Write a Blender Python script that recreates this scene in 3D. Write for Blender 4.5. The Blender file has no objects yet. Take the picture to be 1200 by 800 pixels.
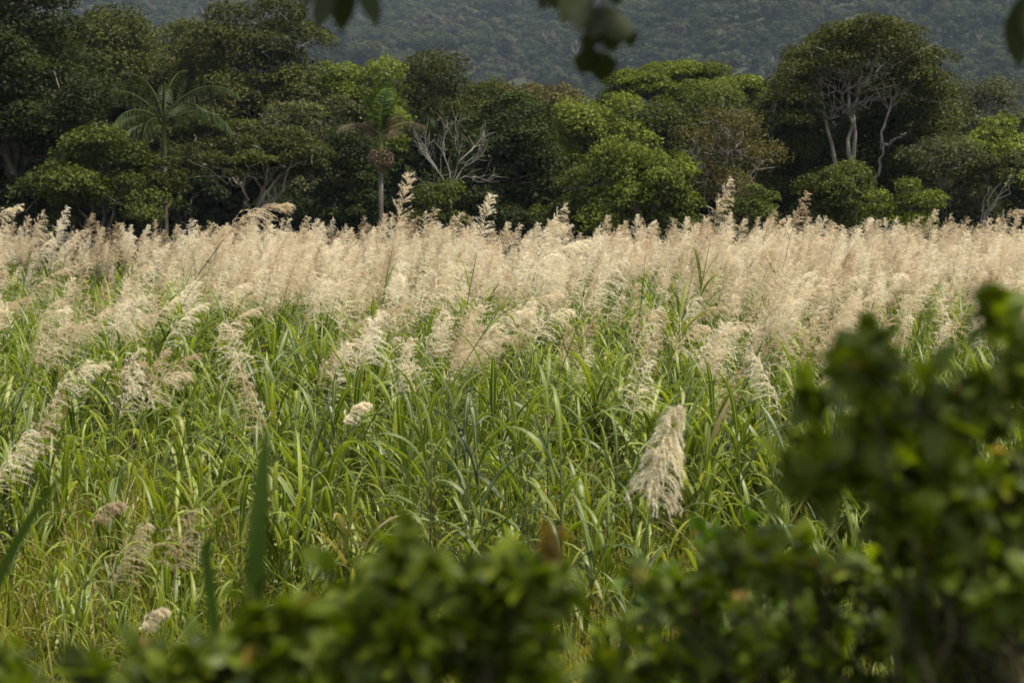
import bpy, math
import numpy as np
from mathutils import Vector, Euler

sc = bpy.context.scene
COL = sc.collection
R = math.radians
F = 1667.0                      # focal length in pixels of a 1200 px wide picture (50 mm lens)
H = 3.6                         # eye height above the field
PITCH = R(4.6)
EL, AZ = R(64), R(112)           # sun height and bearing

# ------------------------------------------------------------------ helpers
def at(px, py, d):
    """point of the line of sight through a pixel of the 1200x800 photo at the depth y = d"""
    u, v = (px - 600) / F, (400 - py) / F
    y = math.cos(PITCH) + v * math.sin(PITCH)
    z = v * math.cos(PITCH) - math.sin(PITCH)
    return np.array([u / y * d, d, H + z / y * d])

def ppm(d):
    return F / d

def smooth(a, b, x):
    t = np.clip((np.asarray(x, float) - a) / (b - a), 0, 1)
    return t * t * (3 - 2 * t)

def vnoise(x, y, seed=0, scale=1.0):
    """cheap smooth value noise in 0..1"""
    x = np.asarray(x, float) / scale + 1000.0
    y = np.asarray(y, float) / scale + 1000.0
    xi, yi = np.floor(x).astype(np.int64), np.floor(y).astype(np.int64)
    fx, fy = x - xi, y - yi
    fx, fy = fx * fx * (3 - 2 * fx), fy * fy * (3 - 2 * fy)
    def h(i, j):
        n = (i * 374761393 + j * 668265263 + seed * 974634777) & 0x7FFFFFFF
        n = ((n ^ (n >> 13)) * 1274126177) & 0x7FFFFFFF
        return ((n ^ (n >> 16)) & 0xFFFF) / 65535.0
    return (h(xi, yi) * (1 - fx) + h(xi + 1, yi) * fx) * (1 - fy) + (h(xi, yi + 1) * (1 - fx) + h(xi + 1, yi + 1) * fx) * fy

def ground_z(x, y):
    """field level with the bank on which the camera stands"""
    x, y = np.asarray(x, float), np.asarray(y, float)
    bank = 2.0 * (1 - smooth(1.2, 6.0, y + 0.15 * x))
    return bank + 0.18 * (vnoise(x, y, 3, 3.0) - 0.5) * smooth(4, 8, y)

class MB:
    """collects vertices, quads and triangles (with a tint per vertex and a value across a blade) into one mesh"""
    def __init__(s):
        s.V, s.T, s.U, s.Q, s.Tr, s.n = [], [], [], [], [], 0
    def add(s, V, quads=None, tris=None, tint=0.5, across=0.5):
        V = np.asarray(V, float).reshape(-1, 3)
        s.V.append(V)
        s.T.append(np.broadcast_to(np.asarray(tint, float), (len(V),)))
        s.U.append(np.broadcast_to(np.asarray(across, float), (len(V),)))
        if quads is not None and len(quads): s.Q.append(np.asarray(quads) + s.n)
        if tris is not None and len(tris): s.Tr.append(np.asarray(tris) + s.n)
        s.n += len(V)
    def mesh(s, name, mat, smooth_shade=True):
        me = bpy.data.meshes.new(name)
        V = np.concatenate(s.V)
        q = np.concatenate(s.Q) if s.Q else np.zeros((0, 4), int)
        t = np.concatenate(s.Tr) if s.Tr else np.zeros((0, 3), int)
        me.vertices.add(len(V)); me.vertices.foreach_set('co', V.astype(np.float32).ravel())
        loops = np.concatenate([q.ravel(), t.ravel()]).astype(np.int32)
        me.loops.add(len(loops)); me.loops.foreach_set('vertex_index', loops)
        st = np.concatenate([np.arange(len(q)) * 4, len(q) * 4 + np.arange(len(t)) * 3]).astype(np.int32)
        me.polygons.add(len(st)); me.polygons.foreach_set('loop_start', st)
        if smooth_shade: me.polygons.foreach_set('use_smooth', np.ones(len(st), bool))
        me.update(calc_edges=True)
        for nm, arr in (('tint', s.T), ('across', s.U)):
            a = me.attributes.new(nm, 'FLOAT', 'POINT'); a.data.foreach_set('value', np.concatenate(arr).astype(np.float32))
        for m in (mat if isinstance(mat, (list, tuple)) else [mat]): me.materials.append(m)
        return me

def link(name, me, parent=None, loc=(0, 0, 0)):
    o = bpy.data.objects.new(name, me); COL.objects.link(o)
    o.location = loc
    if parent: o.parent = parent
    return o

def thing(name, label, cat, loc=(0, 0, 0), group=None):
    o = bpy.data.objects.new(name, None); COL.objects.link(o)
    o.empty_display_size = 0.2; o.location = loc
    o['label'] = label; o['category'] = cat
    if group: o['group'] = group
    return o

def norm(a):
    return a / np.maximum(np.linalg.norm(a, axis=-1, keepdims=True), 1e-9)

def ribbons(mb, P, W, side, tint, fold=0.0):
    """P (N,K,3) centre lines, W (N,K) half widths, side (N,3): blades with a mid rib (three vertices across)"""
    N, K, _ = P.shape
    S = side[:, None, :] * W[..., None]
    tan = np.gradient(P, axis=1)
    nr = norm(np.cross(np.broadcast_to(side[:, None, :], P.shape), tan))
    A, B = P + S + nr * (W * fold)[..., None], P - S + nr * (W * fold)[..., None]
    V = np.stack([A, P, B], axis=2)                       # N,K,3,3
    idx = np.arange(N * K * 3).reshape(N, K, 3)
    q = [np.stack([idx[:, :-1, j], idx[:, :-1, j + 1], idx[:, 1:, j + 1], idx[:, 1:, j]], -1).reshape(-1, 4) for j in (0, 1)]
    t = np.broadcast_to(np.asarray(tint, float)[:, None, None], (N, K, 3)).ravel()
    u = np.broadcast_to(np.array([1.0, 0.0, 1.0])[None, None, :], (N, K, 3)).ravel()
    mb.add(V, np.concatenate(q), None, t, u)

def flat_ribbons(mb, P, W, side, tint):
    """thin two-vertex wide strips"""
    N, K, _ = P.shape
    S = side[:, None, :] * W[..., None]
    V = np.stack([P + S, P - S], axis=2)
    idx = np.arange(N * K * 2).reshape(N, K, 2)
    q = np.stack([idx[:, :-1, 0], idx[:, :-1, 1], idx[:, 1:, 1], idx[:, 1:, 0]], -1).reshape(-1, 4)
    mb.add(V, q, None, np.broadcast_to(np.asarray(tint, float)[:, None, None], (N, K, 2)).ravel())

def tube(mb, pts, rad, sides=6, tint=0.5):
    pts = np.asarray(pts, float); rad = np.broadcast_to(np.asarray(rad, float), (len(pts),))
    tan = norm(np.gradient(pts, axis=0))
    ref = np.array([0.13, 0.99, 0.05]) if abs(tan[0][1]) < 0.9 else np.array([1.0, 0, 0])
    a = norm(np.cross(tan, ref)); b = np.cross(tan, a)
    th = np.arange(sides) * 2 * math.pi / sides
    V = pts[:, None, :] + rad[:, None, None] * (np.cos(th)[None, :, None] * a[:, None, :] + np.sin(th)[None, :, None] * b[:, None, :])
    idx = np.arange(len(pts) * sides).reshape(len(pts), sides)
    nx = np.roll(idx, -1, axis=1)
    q = np.stack([idx[:-1], nx[:-1], nx[1:], idx[1:]], -1).reshape(-1, 4)
    k = len(pts) * sides
    V = np.concatenate([V.reshape(-1, 3), pts[-1:] + tan[-1:] * rad[-1]])
    tr = np.stack([idx[-1], nx[-1], np.full(sides, k)], -1)
    mb.add(V, q, tr, tint)

def leaf_cards(mb, C, n, L, rng, aspect=0.5, tint=None, down=0.35, fold=0.18):
    """leaf-sized folded rhombs, pointing along a direction square to their normal"""
    N = len(C)
    r = norm(rng.normal(size=(N, 3)) + np.array([0, 0, -down]))
    t = norm(r - n * np.sum(r * n, -1, keepdims=True))
    s = np.cross(n, t)
    L = np.broadcast_to(np.asarray(L, float), (N,))[:, None]
    W = L * aspect * 0.5
    V = np.stack([C - t * L * .5, C + s * W + n * L * fold - t * L * .08, C + t * L * .5 - n * L * fold * .6, C - s * W + n * L * fold - t * L * .08], 1)
    q = np.arange(N * 4).reshape(N, 4)
    if tint is None: tint = rng.random(N)
    mb.add(V, q, None, np.repeat(tint, 4))

# ------------------------------------------------------------------ materials
def new_mat(name):
    m = bpy.data.materials.new(name); m.use_nodes = True
    nt = m.node_tree; nt.nodes.clear()
    return m, nt, nt.nodes.new('ShaderNodeOutputMaterial')

def ramp(nt, stops):
    r = nt.nodes.new('ShaderNodeValToRGB')
    e = r.color_ramp.elements
    while len(e) < len(stops): e.new(0.5)
    for i, (p, c) in enumerate(stops):
        e[i].position = p; e[i].color = (*c, 1)
    return r

def leaf_mat(name, stops, trans=0.35, tcol=(1.25, 1.2, 0.55), rough=0.45, spec=0.35, inst=0.35, rib=None, tint_w=1.0):
    """foliage: colour from the tint of each leaf plus a share per plant, reflecting and letting light through"""
    m, nt, out = new_mat(name)
    N, Lk = nt.nodes.new, nt.links.new
    a = N('ShaderNodeAttribute'); a.attribute_name = 'tint'
    oi = N('ShaderNodeObjectInfo')
    m1 = N('ShaderNodeMath'); m1.operation = 'MULTIPLY_ADD'; m1.inputs[1].default_value = inst; m1.inputs[2].default_value = -inst / 2
    Lk(oi.outputs['Random'], m1.inputs[0])
    m0 = N('ShaderNodeMath'); m0.operation = 'MULTIPLY_ADD'; m0.inputs[1].default_value = tint_w; m0.inputs[2].default_value = (1 - tint_w) / 2
    Lk(a.outputs['Fac'], m0.inputs[0])
    ad = N('ShaderNodeMath'); ad.operation = 'ADD'; ad.use_clamp = True
    Lk(m0.outputs[0], ad.inputs[0]); Lk(m1.outputs[0], ad.inputs[1])
    rp = ramp(nt, stops); Lk(ad.outputs[0], rp.inputs[0])
    col = rp.outputs[0]
    if rib:
        ac = N('ShaderNodeAttribute'); ac.attribute_name = 'across'
        mr = N('ShaderNodeMapRange'); mr.inputs[1].default_value = 0.06; mr.inputs[2].default_value = 0.2
        mr.inputs[3].default_value = 0.75; mr.inputs[4].default_value = 0.0; Lk(ac.outputs['Fac'], mr.inputs[0])
        mx = N('ShaderNodeMix'); mx.data_type = 'RGBA'; Lk(mr.outputs[0], mx.inputs[0]); Lk(col, mx.inputs[6]); mx.inputs[7].default_value = (*rib, 1)
        col = mx.outputs[2]
    p = N('ShaderNodeBsdfPrincipled'); p.inputs['Roughness'].default_value = rough; p.inputs['Specular IOR Level'].default_value = spec
    Lk(col, p.inputs['Base Color'])
    t = N('ShaderNodeBsdfTranslucent')
    tm = N('ShaderNodeMix'); tm.data_type = 'RGBA'; tm.blend_type = 'MULTIPLY'; tm.inputs[0].default_value = 1
    Lk(col, tm.inputs[6]); tm.inputs[7].default_value = (*tcol, 1); Lk(tm.outputs[2], t.inputs[0])
    ms = N('ShaderNodeMixShader'); ms.inputs[0].default_value = trans
    Lk(p.outputs[0], ms.inputs[1]); Lk(t.outputs[0], ms.inputs[2]); Lk(ms.outputs[0], out.inputs[0])
    return m

def bark_mat(name, c1, c2, scale=6.0):
    m, nt, out = new_mat(name)
    N, Lk = nt.nodes.new, nt.links.new
    tc = N('ShaderNodeTexCoord'); mp = N('ShaderNodeMapping'); mp.inputs['Scale'].default_value = (1, 1, 0.35)
    no = N('ShaderNodeTexNoise'); no.inputs['Scale'].default_value = scale; no.inputs['Detail'].default_value = 6
    Lk(tc.outputs['Object'], mp.inputs[0]); Lk(mp.outputs[0], no.inputs[0])
    rp = ramp(nt, [(0.35, c1), (0.65, c2)]); Lk(no.outputs['Fac'], rp.inputs[0])
    p = N('ShaderNodeBsdfPrincipled'); p.inputs['Roughness'].default_value = 0.85; p.inputs['Specular IOR Level'].default_value = 0.2
    bp = N('ShaderNodeBump'); bp.inputs['Strength'].default_value = 0.4; bp.inputs['Distance'].default_value = 0.03
    Lk(no.outputs['Fac'], bp.inputs['Height']); Lk(bp.outputs[0], p.inputs['Normal'])
    Lk(rp.outputs[0], p.inputs['Base Color']); Lk(p.outputs[0], out.inputs[0])
    return m

def soil_mat(name, stops, scale):
    m, nt, out = new_mat(name)
    N, Lk = nt.nodes.new, nt.links.new
    tc = N('ShaderNodeTexCoord')
    no = N('ShaderNodeTexNoise'); no.inputs['Scale'].default_value = scale; no.inputs['Detail'].default_value = 8; no.inputs['Roughness'].default_value = 0.65
    Lk(tc.outputs['Object'], no.inputs[0])
    rp = ramp(nt, stops); Lk(no.outputs['Fac'], rp.inputs[0])
    p = N('ShaderNodeBsdfPrincipled'); p.inputs['Roughness'].default_value = 0.95; p.inputs['Specular IOR Level'].default_value = 0.1
    Lk(rp.outputs[0], p.inputs['Base Color']); Lk(p.outputs[0], out.inputs[0])
    return m

M = {}
M['plume'] = leaf_mat('plume_silk', [(0.0, (0.43, 0.32, 0.20)), (0.3, (0.68, 0.57, 0.405)), (0.6, (0.83, 0.755, 0.585)), (1.0, (0.92, 0.885, 0.765))], trans=0.55, tcol=(1.03, 1.0, 0.95), rough=0.6, spec=0.2, inst=0.7, tint_w=0.75)
M['pale_plume'] = leaf_mat('pale_plume_silk', [(0.0, (0.46, 0.38, 0.25)), (0.5, (0.74, 0.67, 0.50)), (1.0, (0.86, 0.81, 0.66))], trans=0.55, tcol=(1.03, 1.0, 0.95), rough=0.6, spec=0.2, inst=0.0)
M['stem'] = leaf_mat('cane_stem', [(0.0, (0.07, 0.075, 0.03)), (0.5, (0.12, 0.13, 0.045)), (1.0, (0.22, 0.17, 0.08))], trans=0.0, rough=0.5, inst=0.5)
M['cane_leaf'] = leaf_mat('cane_leaf', [(0.0, (0.03, 0.058, 0.006)), (0.45, (0.12, 0.165, 0.011)), (0.8, (0.24, 0.275, 0.02)), (0.93, (0.25, 0.26, 0.08)), (1.0, (0.33, 0.25, 0.13))], trans=0.42, tcol=(1.25, 1.3, 0.45), rough=0.46, spec=0.5, inst=0.4, rib=(0.33, 0.38, 0.19))
M['grass'] = leaf_mat('fine_grass', [(0.0, (0.05, 0.08, 0.006)), (0.45, (0.18, 0.21, 0.012)), (0.75, (0.30, 0.295, 0.028)), (0.85, (0.28, 0.22, 0.10)), (1.0, (0.40, 0.30, 0.17))], trans=0.42, tcol=(1.25, 1.25, 0.4), rough=0.45, spec=0.25, inst=0.5)
M['shoot'] = leaf_mat('shoot_leaf', [(0.0, (0.06, 0.105, 0.012)), (1.0, (0.10, 0.15, 0.02))], trans=0.3, rough=0.45, spec=0.4, inst=0.0)
M['shade_toned_leaf'] = leaf_mat('shade_toned_leaf', [(0.0, (0.016, 0.024, 0.005)), (0.6, (0.03, 0.045, 0.008)), (1.0, (0.07, 0.09, 0.012))], trans=0.25, rough=0.5, spec=0.25, inst=0.0)  # overhanging tree's leaves: their shade is put into a darker, less translucent colour
M['shrub'] = leaf_mat('shrub_leaf', [(0.0, (0.04, 0.06, 0.005)), (0.6, (0.105, 0.148, 0.009)), (0.93, (0.22, 0.25, 0.014)), (1.0, (0.24, 0.15, 0.035))], trans=0.4, tcol=(1.7, 1.8, 0.3), rough=0.5, spec=0.3, inst=0.0)
M['shrub_bright'] = leaf_mat('bright_shrub_leaf', [(0.0, (0.045, 0.085, 0.012)), (0.6, (0.09, 0.16, 0.016)), (0.95, (0.17, 0.24, 0.025)), (1.0, (0.26, 0.12, 0.04))], trans=0.42, tcol=(1.5, 1.6, 0.35), rough=0.4, spec=0.4, inst=0.0)
def tree_leaf(key, c, var=0.45, trans=0.3, spec=0.12):
    c = np.array(c)
    lo, hi = c * (1 - var), np.minimum(c * (1 + var * 1.1) + np.array([0.012, 0.008, 0.0]), 1)
    M[key] = leaf_mat(key + '_tree_leaf', [(0.0, tuple(lo)), (0.5, tuple(c)), (1.0, tuple(hi))], trans=trans, tcol=(1.3, 1.3, 0.5), rough=0.62, spec=spec, inst=0.0)
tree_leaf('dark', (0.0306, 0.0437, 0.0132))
tree_leaf('olive', (0.059, 0.067, 0.0184))
tree_leaf('mid', (0.067, 0.0842, 0.0185))
tree_leaf('bright', (0.1085, 0.1377, 0.0234))
tree_leaf('lime', (0.1378, 0.1688, 0.0319))
tree_leaf('brown', (0.093, 0.0821, 0.0312))
tree_leaf('grey', (0.0782, 0.0828, 0.0405))
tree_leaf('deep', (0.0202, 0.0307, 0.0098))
tree_leaf('palm', (0.034, 0.054, 0.012), var=0.6, spec=0.3)
tree_leaf('flag', (0.055, 0.09, 0.018), var=0.4)
tree_leaf('dead_frond', (0.13, 0.105, 0.075))
tree_leaf('hill_a', (0.019, 0.028, 0.012)); tree_leaf('hill_b', (0.034, 0.046, 0.017)); tree_leaf('hill_c', (0.044, 0.056, 0.024)); tree_leaf('hill_d', (0.062, 0.064, 0.038))
M['bark'] = bark_mat('bark', (0.05, 0.04, 0.03), (0.13, 0.11, 0.085))
M['twig'] = bark_mat('twig_bark', (0.03, 0.028, 0.014), (0.07, 0.06, 0.03), 20.0)
M['pale_bark'] = bark_mat('pale_bark', (0.12, 0.11, 0.09), (0.34, 0.315, 0.275), 4.0)
M['bone_bark'] = bark_mat('bleached_wood', (0.11, 0.10, 0.088), (0.24, 0.225, 0.20), 5.0)
M['palm_bark'] = bark_mat('palm_bark', (0.045, 0.042, 0.034), (0.115, 0.105, 0.088), 5.0)
M['shaft'] = bark_mat('palm_crownshaft', (0.06, 0.075, 0.02), (0.14, 0.14, 0.045), 3.0)
M['fruit'] = bark_mat('palm_fruit', (0.08, 0.06, 0.035), (0.17, 0.125, 0.08), 8.0)
M['soil'] = soil_mat('field_soil', [(0.3, (0.022, 0.022, 0.010)), (0.5, (0.05, 0.05, 0.02)), (0.75, (0.12, 0.10, 0.05))], 3.0)
M['hill_soil'] = soil_mat('hill_ground', [(0.3, (0.02, 0.03, 0.014)), (0.7, (0.05, 0.055, 0.03))], 0.12)

# ------------------------------------------------------------------ setting
def grid_mesh(xs, ys, fz):
    X, Y = np.meshgrid(xs, ys)
    Z = fz(X, Y)
    idx = np.arange(X.size).reshape(X.shape)
    q = np.stack([idx[:-1, :-1], idx[:-1, 1:], idx[1:, 1:], idx[1:, :-1]], -1).reshape(-1, 4)
    mb = MB(); mb.add(np.stack([X, Y, Z], -1), q)
    return mb

gx = np.concatenate([[-780, -300, -120, -60], np.arange(-32, 32.1, 0.8), [60, 120, 300, 780]])
gy = np.concatenate([[-55, -20, -8], np.arange(-4, 50, 0.5), np.arange(50, 120, 6), [160, 240, 340, 420]])
g = link('ground', grid_mesh(gx, gy, ground_z).mesh('ground', M['soil'])); g['kind'] = 'structure'

def hill_z(x, y):
    y2 = np.maximum(0, y - 420)
    base = 0.36 * y2 * smooth(0, 90, y2)
    return base + (46 * (vnoise(x, y, 11, 110) - 0.5) + 20 * (vnoise(x, y, 12, 50) - 0.5)) * smooth(20, 120, y2)
hs = link('hillside', grid_mesh(np.linspace(-780, 780, 140), np.linspace(420, 1200, 80), hill_z).mesh('hillside', M['hill_soil'])); hs['kind'] = 'structure'

def scatter(name, protos, P, rot, scl, idx, label, cat=None):
    """ONE object of countless small plants: the prototypes' geometry on a cloud of points"""
    me = bpy.data.meshes.new(name + '_points'); me.vertices.add(len(P)); me.vertices.foreach_set('co', np.asarray(P, np.float32).ravel())
    for nm, ty, arr, f in (('rot', 'FLOAT_VECTOR', rot, 'vector'), ('scl', 'FLOAT', scl, 'value'), ('idx', 'INT', idx, 'value')):
        a = me.attributes.new(nm, ty, 'POINT'); a.data.foreach_set(f, np.asarray(arr, np.int32 if ty == 'INT' else np.float32).ravel())
    o = link(name, me); o['kind'] = 'stuff'; o['label'] = label
    if cat: o['category'] = cat
    ng = bpy.data.node_groups.new(name + '_scatter', 'GeometryNodeTree')
    ng.interface.new_socket('Geometry', in_out='INPUT', socket_type='NodeSocketGeometry')
    ng.interface.new_socket('Geometry', in_out='OUTPUT', socket_type='NodeSocketGeometry')
    N, Lk = ng.nodes.new, ng.links.new
    gi, go = N('NodeGroupInput'), N('NodeGroupOutput')
    g2i = N('GeometryNodeGeometryToInstance')
    for me_p in reversed(protos):        # the last link of the joined socket comes first
        po = bpy.data.objects.new(name + '_source', me_p)
        oi = N('GeometryNodeObjectInfo'); oi.inputs['Object'].default_value = po; oi.inputs['As Instance'].default_value = False
        Lk(oi.outputs['Geometry'], g2i.inputs[0])
    iop = N('GeometryNodeInstanceOnPoints'); iop.inputs['Pick Instance'].default_value = True
    Lk(gi.outputs[0], iop.inputs['Points']); Lk(g2i.outputs[0], iop.inputs['Instance'])
    for nm, ty, sock in (('rot', 'FLOAT_VECTOR', 'Rotation'), ('scl', 'FLOAT', 'Scale'), ('idx', 'INT', 'Instance Index')):
        na = N('GeometryNodeInputNamedAttribute'); na.data_type = ty; na.inputs['Name'].default_value = nm
        Lk(na.outputs['Attribute'], iop.inputs[sock])
    Lk(iop.outputs[0], go.inputs[0])
    md = o.modifiers.new('scatter', 'NODES'); md.node_group = ng
    return o

# ------------------------------------------------------------------ plumed cane
def plume(mb, rng, P0, T0, L, wide, nod, droop, wind, nb=58, hairs=26, pepper=0.0, tb=0.5, hl=1.0):
    """a silky seed head: axis from P0 along T0, bent by nod towards +x, with side branches full of hairs"""
    K = 14
    pts = [np.array(P0, float)]
    ang0 = math.atan2(T0[0], T0[2])
    for k in range(1, K):
        a = ang0 + nod * (k / (K - 1)) ** 1.3
        pts.append(pts[-1] + np.array([math.sin(a), T0[1] * 0.5, math.cos(a)]) * L / (K - 1))
    A = np.array(pts); TA = norm(np.gradient(A, axis=0))
    flat_ribbons(mb, A[None], np.linspace(0.0035, 0.001, K)[None], np.array([[0, 1.0, 0]]), [tb - 0.3])
    flat_ribbons(mb, A[None], np.linspace(0.0035, 0.001, K)[None], np.array([[1.0, 0, 0]]), [tb - 0.3])
    u = np.sort(rng.random(nb)) ** 0.9
    j = np.clip((u * (K - 1)).astype(int), 0, K - 2); fr = (u * (K - 1) - j)[:, None]
    B0 = A[j] * (1 - fr) + A[j + 1] * fr
    T = norm(TA[j] * (1 - fr) + TA[j + 1] * fr)
    az = rng.random(nb) * 2 * math.pi
    prof = np.interp(u, [0, 0.12, 0.35, 0.7, 1.0], [0.75, 1.0, 0.95, 0.62, 0.28])
    bl = wide * prof * rng.uniform(0.75, 1.15, nb)
    e1 = norm(np.cross(T, np.array([0.02, 1, 0.01]))); e2 = np.cross(T, e1)
    out = e1 * np.cos(az)[:, None] + e2 * np.sin(az)[:, None]
    sp = rng.uniform(0.45, 0.85, nb)[:, None]
    D = norm(T * (1 - sp * 0.55) + out * sp)
    KB = 6
    P = [B0]; d = D
    for k in range(1, KB):
        d = norm(d + (np.array([wind, 0, -droop]) * (0.35 + 0.5 * k / KB)) * 0.55 + rng.normal(size=(nb, 3)) * 0.05)
        P.append(P[-1] + d * (bl / (KB - 1))[:, None])
    BP = np.stack(P, 1)
    sd = norm(np.cross(D, rng.normal(size=(nb, 3))))
    bt = np.clip(tb + rng.normal(size=nb) * 0.13, 0, 1)
    flat_ribbons(mb, BP, np.broadcast_to(np.linspace(0.0022, 0.0011, KB), (nb, KB)), sd, bt - 0.3)
    # hairs
    n = nb * hairs
    bi = np.repeat(np.arange(nb), hairs)
    v = rng.random(n) ** 0.85 * (KB - 1.001); vi = v.astype(int); vf = (v - vi)[:, None]
    C = BP[bi, vi] * (1 - vf) + BP[bi, vi + 1] * vf
    bd = norm(BP[bi, vi + 1] - BP[bi, vi])
    hd = norm(bd * 1.0 + rng.normal(size=(n, 3)) * 0.55)
    s = norm(np.cross(hd, rng.normal(size=(n, 3))))
    ln = rng.uniform(0.018, 0.042, n)[:, None] * hl
    w = rng.uniform(0.0012, 0.0026, n)[:, None]
    V = np.stack([C - s * w, C + s * w, C + hd * ln + np.array([0, 0, -0.004])], 1)
    mb.add(V, None, np.arange(n * 3).reshape(n, 3), np.repeat(np.clip(bt[bi] + rng.normal(size=n) * 0.10, 0, 1), 3))
    return A

def leaves(mb, rng, base, az, el, L, W, curl, tint, K=9, fold=0.35, twist=0.0):
    """arching strap leaves; all arguments arrays of length N"""
    N = len(L)
    P = [base]
    e = el.copy(); a = az.copy()
    for k in range(1, K):
        e = el - curl * (k / (K - 1)) ** 2.0
        a = az + twist * k / K
        P.append(P[-1] + np.stack([np.cos(a) * np.cos(e), np.sin(a) * np.cos(e), np.sin(e)], -1) * (L / (K - 1))[:, None])
    P = np.stack(P, 1)
    t = np.linspace(0, 1, K)
    prof = np.interp(t, [0, 0.15, 0.4, 0.75, 1.0], [0.55, 0.9, 1.0, 0.6, 0.03])
    side = np.stack([-np.sin(az), np.cos(az), np.zeros(N)], -1) + rng.normal(size=(N, 3)) * 0.22
    ribbons(mb, P, W[:, None] * prof[None], norm(side), tint, fold)

def cane_parts(seed, Hs=2.42, lean=0.12, L=0.62, wide=0.2, nod=0.3, droop=0.7, wind=0.25, nleaf=7, **kw):
    rng = np.random.default_rng(seed)
    t = np.linspace(0, 1, 9)
    S = np.stack([lean * Hs * t ** 1.7, 0.03 * np.sin(t * 5 + seed), Hs * t], -1)
    st = MB(); tube(st, S, np.linspace(0.010, 0.0045, 9), 5, 0.25)
    lf = MB()
    z = rng.uniform(0.25, 0.86, nleaf); z.sort()
    base = np.stack([np.interp(z, t, S[:, i]) for i in range(3)], -1)
    az = rng.random(nleaf) * 2 * math.pi
    leaves(lf, rng, base, az, rng.uniform(0.75, 1.35, nleaf), rng.uniform(0.45, 0.8, nleaf), rng.uniform(0.010, 0.017, nleaf), rng.uniform(0.6, 2.1, nleaf), np.clip(rng.normal(0.45, 0.22, nleaf), 0, 1))
    pl = MB(); T = norm(S[-1] - S[-2])
    A = plume(pl, rng, S[-1], T, L, wide, nod, droop, wind, **kw)
    allv = np.concatenate(pl.V)
    info = dict(c=allv.mean(0), top=allv[:, 2].max(), tip=A[-1])
    return dict(stem=st, leaf=lf, plume=pl, info=info)

VAR = [
    ('upright', dict(nod=0.15, droop=0.25, wind=0.05, wide=0.17, L=0.62)),
    ('upright', dict(nod=0.3, droop=0.55, wind=0.2, wide=0.2, L=0.66)),
    ('upright', dict(nod=0.45, droop=0.7, wind=0.45, wide=0.22, L=0.62, tb=0.42)),
    ('loose', dict(nod=0.5, droop=0.7, wind=0.55, wide=0.27, L=0.68, nb=56, hairs=26)),
    ('loose', dict(nod=0.25, droop=0.85, wind=0.2, wide=0.26, L=0.62)),
    ('arching', dict(nod=1.1, droop=0.75, wind=0.5, wide=0.22, L=0.66, lean=0.2)),
    ('arching', dict(nod=0.85, droop=0.6, wind=0.75, wide=0.24, L=0.7, lean=0.24)),
    ('arching', dict(nod=1.4, droop=0.9, wind=0.2, wide=0.2, L=0.55, lean=0.16)),
    ('hanging', dict(nod=0.15, droop=1.7, wind=-0.05, wide=0.24, L=0.66, nb=170, hairs=46, hl=1.0, tb=0.95)),
    ('bristly', dict(nod=0.08, droop=0.15, wind=0.0, wide=0.17, L=0.72, nb=70, hairs=30, tb=0.6)),
    ('flag', dict(nod=0.95, droop=0.5, wind=0.95, wide=0.28, L=0.72, lean=0.22, nb=70)),
    ('tuft', dict(nod=1.5, droop=0.9, wind=0.5, wide=0.12, L=0.3, lean=0.1, nb=50, hairs=34)),
]
CANE, WHOLE = [], []
for i, (nm, kw) in enumerate(VAR):
    c = cane_parts(100 + i, **kw)
    CANE.append(dict(info=c['info'], stem=c['stem'].mesh('cane_stem', M['stem']), foliage=c['leaf'].mesh('cane_foliage', M['cane_leaf']), plume=c['plume'].mesh('cane_plume', M['pale_plume' if nm == 'hanging' else 'plume'])))
    # the same plant as one mesh with three materials, for the mass beyond the counted ones
    w = MB(); off = []
    for p in ('plume', 'leaf', 'stem'):
        b = c[p]; n0 = w.n
        for V, T, U in zip(b.V, b.T, b.U): w.V.append(V); w.T.append(T); w.U.append(U)
        nq = sum(len(q) for q in b.Q); ntr = sum(len(t) for t in b.Tr)
        w.Q += [q + n0 for q in b.Q]; w.Tr += [t + n0 for t in b.Tr]; w.n += b.n
        off.append((nq, ntr))
    me = w.mesh('cane_whole', [M['plume'], M['cane_leaf'], M['stem']])
    mi = np.concatenate([np.concatenate([np.full(o[0], k) for k, o in enumerate(off)]), np.concatenate([np.full(o[1], k) for k, o in enumerate(off)])]).astype(np.int32)
    me.polygons.foreach_set('material_index', mi); WHOLE.append(me)

def put_cane(var, x, y, rz, s, label, group=None, tilt=0.0, tilt_dir=0.0):
    c = CANE[var]
    o = thing('plumed_cane', label, 'cane grass', (x, y, float(ground_z(x, y)) - 0.02), group)
    o.rotation_euler = (Euler((0, 0, rz)).to_quaternion() if not tilt else (Euler((tilt * math.sin(-tilt_dir), tilt * math.cos(tilt_dir), 0)).to_quaternion() @ Euler((0, 0, rz)).to_quaternion())).to_euler()
    o.scale = (s, s, s)
    for p in ('stem', 'foliage', 'plume'): link(p, c[p], o)
    return o

def cane_at(var, px, py, d, rz, label, tilt=0.0, size=None, **kw):
    """a cane whose seed head's middle stands at this depth behind the pixel"""
    q = at(px, py, d)
    c = CANE[var]['info']['c']
    s = size or 1.0
    for _ in range(4):
        v = Vector(c * s); v.rotate(Euler((0, 0, rz)))
        if tilt: v.rotate(Euler((0, tilt, 0)))
        x, y = q[0] - v.x, q[1] - v.y
        if size is None: s *= (q[2] - float(ground_z(x, y))) / v.z
    o = put_cane(var, x, y, rz, s, label, tilt=tilt, **kw)
    if size is not None: o.location.z = q[2] - v.z
    return o

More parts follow.
